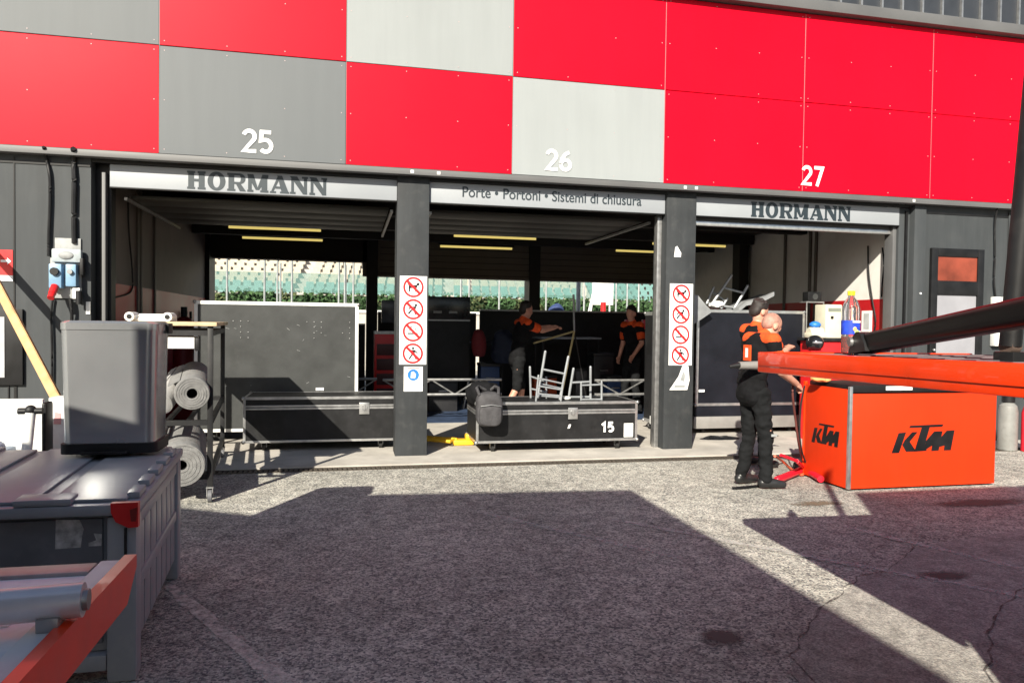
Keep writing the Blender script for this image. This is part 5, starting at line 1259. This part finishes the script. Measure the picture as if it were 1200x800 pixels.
# ------------------------------------------------------------------ people
def capsule(b, p, q, r1, r2, mt, n=14):
    p, q = V(p), V(q); b.tube(p, q, r1, mt, r2=r2, n=n); b.sph(p, r1, mt, u=n, v=8); b.sph(q, r2, mt, u=n, v=8)
def skinmesh(b, name, parent, mt, voxel, M, smooth=6, fold=0.):
    me = bpy.data.meshes.new(name); b.bm.to_mesh(me); b.bm.free()
    o = bpy.data.objects.new(name, me); COL.objects.link(o)
    md = o.modifiers.new('r', 'REMESH'); md.mode = 'VOXEL'; md.voxel_size = voxel
    ms = o.modifiers.new('s', 'SMOOTH'); ms.factor = .5; ms.iterations = smooth
    bpy.context.view_layer.update()
    me2 = bpy.data.meshes.new_from_object(o.evaluated_get(bpy.context.evaluated_depsgraph_get()))
    bpy.data.objects.remove(o); bpy.data.meshes.remove(me)
    if fold:
        nrm = [v_.normal.copy() for v_ in me2.vertices]
        for v_, n_ in zip(me2.vertices, nrm):
            c = v_.co; f_ = mnoise.noise(V((c.x*9, c.y*9, c.z*16)))+.6*mnoise.noise(V((c.x*18+4, c.y*18, c.z*30)))
            v_.co = c+n_*fold*f_
    me2.transform(M); me2.name = name
    me2.materials.clear(); me2.materials.append(mt)
    me2.polygons.foreach_set('use_smooth', [True]*len(me2.polygons)); me2.polygons.foreach_set('material_index', [0]*len(me2.polygons))
    ob = bpy.data.objects.new(name, me2); COL.objects.link(ob); ob.parent = parent
    return ob
def hand(b, wrist, d, palm_n, s=1., curl=.5):
    """palm with four unequal bent fingers and a thumb; d = forearm direction"""
    d = V(d).normalized(); n_ = V(palm_n); n_ = (n_-d*n_.dot(d)).normalized(); sd = d.cross(n_)
    w_ = V(wrist)
    for k in (-.03, -.01, .01, .03): capsule(b, w_+d*.02*s+sd*k*.7*s, w_+d*.088*s+sd*k*s, .016*s, .0125*s, SKIN, 8)
    for k, ln in zip((-.033, -.011, .011, .032), (.062, .074, .078, .068)):
        p = w_+d*.088*s+sd*k*s; d1 = (d*cos(curl*.6)+n_*sin(curl*.6)); d2 = (d*cos(curl*1.5)+n_*sin(curl*1.5)); d3 = (d*cos(curl*2.2)+n_*sin(curl*2.2))
        q = p+d1*ln*.45*s; r = q+d2*ln*.32*s; t_ = r+d3*ln*.25*s
        capsule(b, p, q, .0098*s, .0092*s, SKIN, 8); capsule(b, q, r, .0092*s, .0085*s, SKIN, 8); capsule(b, r, t_, .0085*s, .0075*s, SKIN, 8)
    p = w_+d*.028*s+sd*.028*s; q = p+(d*.6+sd*.7+n_*.35)*.045*s; r = q+(d*.85+n_*.5)*.035*s
    capsule(b, p, q, .014*s, .0115*s, SKIN, 8); capsule(b, q, r, .0115*s, .009*s, SKIN, 8)
def person(label, loc, rot, J, scale=1., hair=HAIR, bald=False, shorts=False, sleeves='short', pants=True, voxel=.011, orange=True, group=None):
    """J: joints in a local frame, x forward, y left, z up"""
    t = thing('person', label, 'person', loc, group)
    M = Matrix.Rotation(rot, 4, 'Z') @ Matrix.Scale(scale, 4)
    j = {k: V(v) for k, v in J.items()}
    def limb(b, names, rs, grow=0., mt=SKIN):
        for (a, c, (r1, r2)) in zip(names, names[1:], rs): capsule(b, j[a], j[c], r1+grow, r2+grow, mt)
    def torso(b, g=0., mt=SKIN, top=True):
        h, ch = j['hip'], j['chest']; up = (ch-h).normalized(); fw = V((1, 0, 0)); fw = (fw-up*fw.dot(up)).normalized(); lf = up.cross(fw)
        def ell(c, rx, ry, rz):
            MM = Matrix((fw, lf, up)).transposed()
            bmesh.ops.create_uvsphere(b.bm, u_segments=20, v_segments=12, radius=1, matrix=Matrix.Translation(c) @ MM.to_4x4() @ Matrix.Diagonal((rx+g, ry+g, rz+g, 1)))
        ell(h+up*.02, .115, .165, .13); ell(h.lerp(ch, .45), .105, .148, .17); ell(ch+up*-.02, .122, .168, .19); ell(ch+up*.10, .09, .15, .09)
        if top:
            for s in ('L', 'R'): capsule(b, ch+up*.11, j['sh'+s], .07+g, .062+g, mt)
    # --- body
    b = MB(); torso(b)
    up = (j['chest']-j['hip']).normalized(); capsule(b, j['chest']+up*.14, j['neck'], .062, .056, SKIN); capsule(b, j['neck'], j['head']-V((.0, 0, .06)), .056, .056, SKIN)
    hd_, fc = j['head'], j.get('face', V((1, 0, 0))).normalized(); hu = j.get('hup', V((0, 0, 1))); hu = (hu-fc*hu.dot(fc)).normalized(); hs = hu.cross(fc)
    HM = Matrix((fc, hs, hu)).transposed().to_4x4()
    def he(o, r):
        bmesh.ops.create_uvsphere(b.bm, u_segments=20, v_segments=14, radius=1, matrix=Matrix.Translation(hd_) @ HM @ Matrix.Translation(V(o)) @ Matrix.Diagonal((*r, 1)))
    he((-.012, 0, .03), (.098, .078, .092)); he((.018, 0, -.035), (.072, .062, .085)); he((.045, 0, -.085), (.04, .042, .035))
    he((.088, 0, -.018), (.022, .013, .026)); he((.072, .0, .022), (.02, .05, .014)); he((.078, 0, -.062), (.014, .024, .010))
    for s in (-1, 1): he((-.005, s*.080, -.012), (.024, .012, .034)); he((.078, s*.03, .004), (.012, .013, .010))
    for s in ('L', 'R'):
        limb(b, ('sh'+s, 'el'+s, 'wr'+s), ((.056, .043), (.043, .029)))
        dd = j['wr'+s]-j['el'+s]; hand(b, j['wr'+s], dd, j.get('palm'+s, V((0, 0, -1))), 1., j.get('curl'+s, V((.6, 0, 0))).x)
        limb(b, ('hp'+s, 'kn'+s, 'an'+s), ((.088, .056), (.054, .036)))
    body = skinmesh(b, 'body', t, SKIN, voxel*.8, M, 3)
    # --- shirt with sleeves
    b = MB(); torso(b, .006)
    for s in ('L', 'R'):
        e = j['sh'+s].lerp(j['el'+s], .72 if sleeves == 'short' else 1.0); capsule(b, j['sh'+s], e, .072, .062, BLKF)
        if sleeves == 'long': capsule(b, j['el'+s], j['el'+s].lerp(j['wr'+s], .85), .058, .042, BLKF)
    capsule(b, j['hip']+V((0, -.05, -.04)), j['hip']+V((0, .05, -.04)), .120, .120, BLKF)
    skinmesh(b, 'shirt', t, BLKF, voxel, M, 5, .006)
    if orange:
        b = MB(); g = .022; ch = j['chest']
        for s in ('L', 'R'): capsule(b, ch+up*.12, j['sh'+s]+up*.014, .074, .074, ORGF)
        capsule(b, ch+up*.12, j['neck']-up*.01, .078, .070, ORGF)
        skinmesh(b, 'shoulder_yoke', t, ORGF, voxel, M, 4)
        b = MB()
        for s in ('L', 'R'):
            d_ = (j['el'+s]-j['sh'+s]); capsule(b, j['sh'+s]+d_*.42, j['sh'+s]+d_*.66, .0725, .069, ORGF)
        skinmesh(b, 'sleeve_band', t, ORGF, voxel, M, 3)
    # --- trousers
    b = MB(); capsule(b, j['hip']+V((0, -.06, -.03)), j['hip']+V((0, .06, -.03)), .112, .112, TROU)
    for s in ('L', 'R'):
        capsule(b, j['hp'+s], j['kn'+s], .096, .070, TROU)
        if not shorts: capsule(b, j['kn'+s], j['an'+s]+V((0, 0, .01)), .069, .058, TROU)
    skinmesh(b, 'trousers' if not shorts else 'shorts', t, TROU, voxel, M, 5, .013)
    for s in ('L', 'R'):
        b = MB(); a = j['an'+s]; fd = j.get('ft'+s, V((1, 0, 0))).normalized(); z0 = a.z-.075
        capsule(b, V((a.x, a.y, z0+.05))-fd*.03, V((a.x, a.y, z0+.045))+fd*.09, .048, .046, BLK); capsule(b, V((a.x, a.y, z0+.045))+fd*.09, V((a.x, a.y, z0+.036))+fd*.17, .046, .035, BLK)
        capsule(b, V((a.x, a.y, z0+.05)), a+V((0, 0, .03)), .05, .05, BLK)
        bmesh.ops.bisect_plane(b.bm, geom=b.bm.verts[:]+b.bm.edges[:]+b.bm.faces[:], plane_co=(0, 0, z0+.0), plane_no=(0, 0, -1), clear_outer=True)
        bmesh.ops.holes_fill(b.bm, edges=b.bm.edges[:])
        skinmesh(b, 'shoe', t, mat('black_boot', (.014, .014, .015), .4, var=.2), voxel, M, 2)
    # --- hair
    b = MB()
    if not bald:
        def hh(o, r): bmesh.ops.create_uvsphere(b.bm, u_segments=20, v_segments=14, radius=1, matrix=Matrix.Translation(hd_) @ HM @ Matrix.Translation(V(o)) @ Matrix.Diagonal((*r, 1)))
        hh((-.028, 0, .055), (.094, .087, .083)); hh((-.055, 0, .0), (.062, .080, .082))
        for k in range(26):
            a = random.uniform(0, 6.28); e = random.uniform(.1, 1.4); hh((-.03+.088*cos(a)*cos(e), .08*sin(a)*cos(e), .06+.078*sin(e)), (.02, .02, .016))
        skinmesh(b, 'hair', t, hair, voxel*.8, M, 1)
    else:
        def hh(o, r): bmesh.ops.create_uvsphere(b.bm, u_segments=20, v_segments=14, radius=1, matrix=Matrix.Translation(hd_) @ HM @ Matrix.Translation(V(o)) @ Matrix.Diagonal((*r, 1)))
        hh((-.0165, 0, .030), (.0975, .0795, .0925)); hh((-.045, 0, .0), (.060, .0735, .070))
        skinmesh(b, 'hair', t, mat('shaved_stubble', (.36, .185, .14), .6, 0, var=.2, scale=26, bump=.3, bscale=220), voxel*.6, M, 1)
    return t, M, j
# bald mechanic, facing right and slightly away, stooping over the cart
lf_, rf_ = at(878, 567, Z=0), at(901, 573, Z=0)
base = V((3.87, 6.42, 0)); rot1 = R_(4)
J1 = dict(hip=(-.05, 0, .93), chest=(.015, 0, 1.29), neck=(.085, 0, 1.462), head=(.158, 0, 1.545), face=(.82, 0, -.58), hup=(.58, 0, .82),
          shL=(.045, .185, 1.40), shR=(.045, -.185, 1.395), elL=(.20, .25, 1.16), wrL=(.43, .22, 1.22), elR=(.10, -.24, 1.12), wrR=(.33, -.16, 1.0),
          palmL=(0, 0, -1), palmR=(.2, .6, -.6), curlL=(.5, 0, 0), curlR=(1.0, 0, 0),
          hpL=(-.02, .09, .90), knL=(.01, .10, .49), anL=(-.06, .12, .085), hpR=(-.02, -.09, .90), knR=(.05, -.10, .49), anR=(.04, -.12, .085), ftL=(1, .15, 0), ftR=(1, -.25, 0))
m1, M1, j1 = person('bald mechanic in black and orange shirt bending over the orange cart', base, rot1, J1, 1.015, bald=True, voxel=.0095)
# stubble of shaved hair, number patch on the back, watch
b = MB(); hd_ = j1['head']
def onb(p): return base+(M1 @ V(p))
p = onb((-.135, -.03, 1.30)); bx = (M1.to_3x3() @ V((0, -1, 0))); 
b.prism([(-.055, -.075), (.055, -.075), (.055, .075), (-.055, .075)], onb((-.150, -.055, 1.29)), bx, V((0, 0, 1)), .012, ORGF)
b.prism([(-.02, -.045), (.022, -.045), (.022, .045), (-.02, .045)], onb((-.1525, -.055, 1.29)), bx, V((0, 0, 1)), .001, WHTB); b.build('back_patch', m1)
w0 = onb(j1['wrL']*1.0); b = MB(); dd = (M1.to_3x3() @ (j1['wrL']-j1['elL'])).normalized(); b.tube(w0-dd*.035, w0-dd*.012, .036, GREYB, n=16); b.build('watch', m1)
b = MB(); p = onb((.06, -.195, .52)); b.box(p+V((-.02, -.004, -.012)), p+V((.04, .004, .012)), GREYB); 
b.build('trouser_tag', m1)
# grey glove hanging behind him
gl = at(874, 428, Y=6.2)
t = thing('grey_gun_tool', 'grey hand tool sticking out behind the bald mechanic waist', 'tool', gl)
b = MB(); b.tube(at(866, 428, Y=6.22), at(890, 428, Y=6.22), .035, mat('grey_tool', (.20, .19, .18), .6), r2=.042, n=14); b.build('body', t)
b = MB(); b.tube(at(855, 429.5, Y=6.22), at(866, 428, Y=6.22), .012, BLKM, r2=.03, n=12); b.build('nozzle', t)
# dark haired mechanic behind him
h2 = at(893, 360, Y=7.25)
base2 = V((h2.x-.075, 7.3, 0))
J2 = dict(hip=(.0, 0, .98), chest=(.04, 0, 1.37), neck=(.05, 0, 1.54), head=(.085, 0, (h2.z-.015)/1.05), face=(.85, -.1, -.5), hup=(.5, 0, .85),
          shL=(.05, .16, 1.47), shR=(.05, -.16, 1.47), elL=(.2, .25, 1.2), wrL=(.42, .2, 1.22), elR=(.18, -.24, 1.24), wrR=(.40, -.12, 1.30), palmL=(0, 0, -1), palmR=(0, .3, -1),
          hpL=(.0, .09, .93), knL=(.08, .10, .50), anL=(.06, .12, .085), hpR=(.0, -.09, .93), knR=(.08, -.10, .50), anR=(.08, -.12, .085))
person('dark haired mechanic in orange collar leaning behind the bald mechanic', base2, R_(12), J2, 1.025, voxel=.012)
# central mechanic in shorts reaching right
f3 = at(603, 462, Y=11.3); base3 = V((at(610, 440, Y=11.3).x, 11.3, .02))
J3 = dict(hip=(-.06, 0, .95), chest=(.0, 0, 1.32), neck=(.04, 0, 1.53), head=(.08, 0, 1.66), face=(1, 0, -.25), hup=(.2, 0, 1),
          shL=(.03, .19, 1.45), shR=(.03, -.19, 1.45), elL=(.28, .2, 1.38), wrL=(.52, .12, 1.42), elR=(.26, -.2, 1.36), wrR=(.50, -.1, 1.40), palmL=(0, 0, -1), palmR=(0, 0, -1),
          hpL=(-.06, .09, .92), knL=(.06, .10, .5), anL=(.04, .12, .085), hpR=(-.06, -.09, .92), knR=(-.10, -.10, .5), anR=(-.32, -.11, .12))
person('mechanic in black shorts and orange shirt reaching for stand in middle bay', base3, R_(8), J3, 1.06, shorts=True, voxel=.016)
p4 = at(741, 372, Y=12.0); base4 = V((p4.x, 12.0, .02))
J4 = dict(hip=(-.03, 0, .95), chest=(-.02, 0, 1.32), neck=(.0, 0, 1.53), head=(.03, 0, 1.66), face=(1, .3, -.2), hup=(.2, 0, 1),
          shL=(.0, .19, 1.45), shR=(.0, -.19, 1.45), elL=(.0, .24, 1.18), wrL=(.16, .22, .98), elR=(-.02, -.24, 1.18), wrR=(.06, -.24, .95), palmL=(0, 1, 0), palmR=(0, 1, 0),
          hpL=(-.03, .09, .92), knL=(.02, .10, .5), anL=(-.06, .12, .085), hpR=(-.03, -.09, .92), knR=(.05, -.10, .5), anR=(.05, -.11, .085))
person('dark haired mechanic in orange sleeves standing by the narrow black case', base4, R_(200), J4, 1.05, voxel=.016)
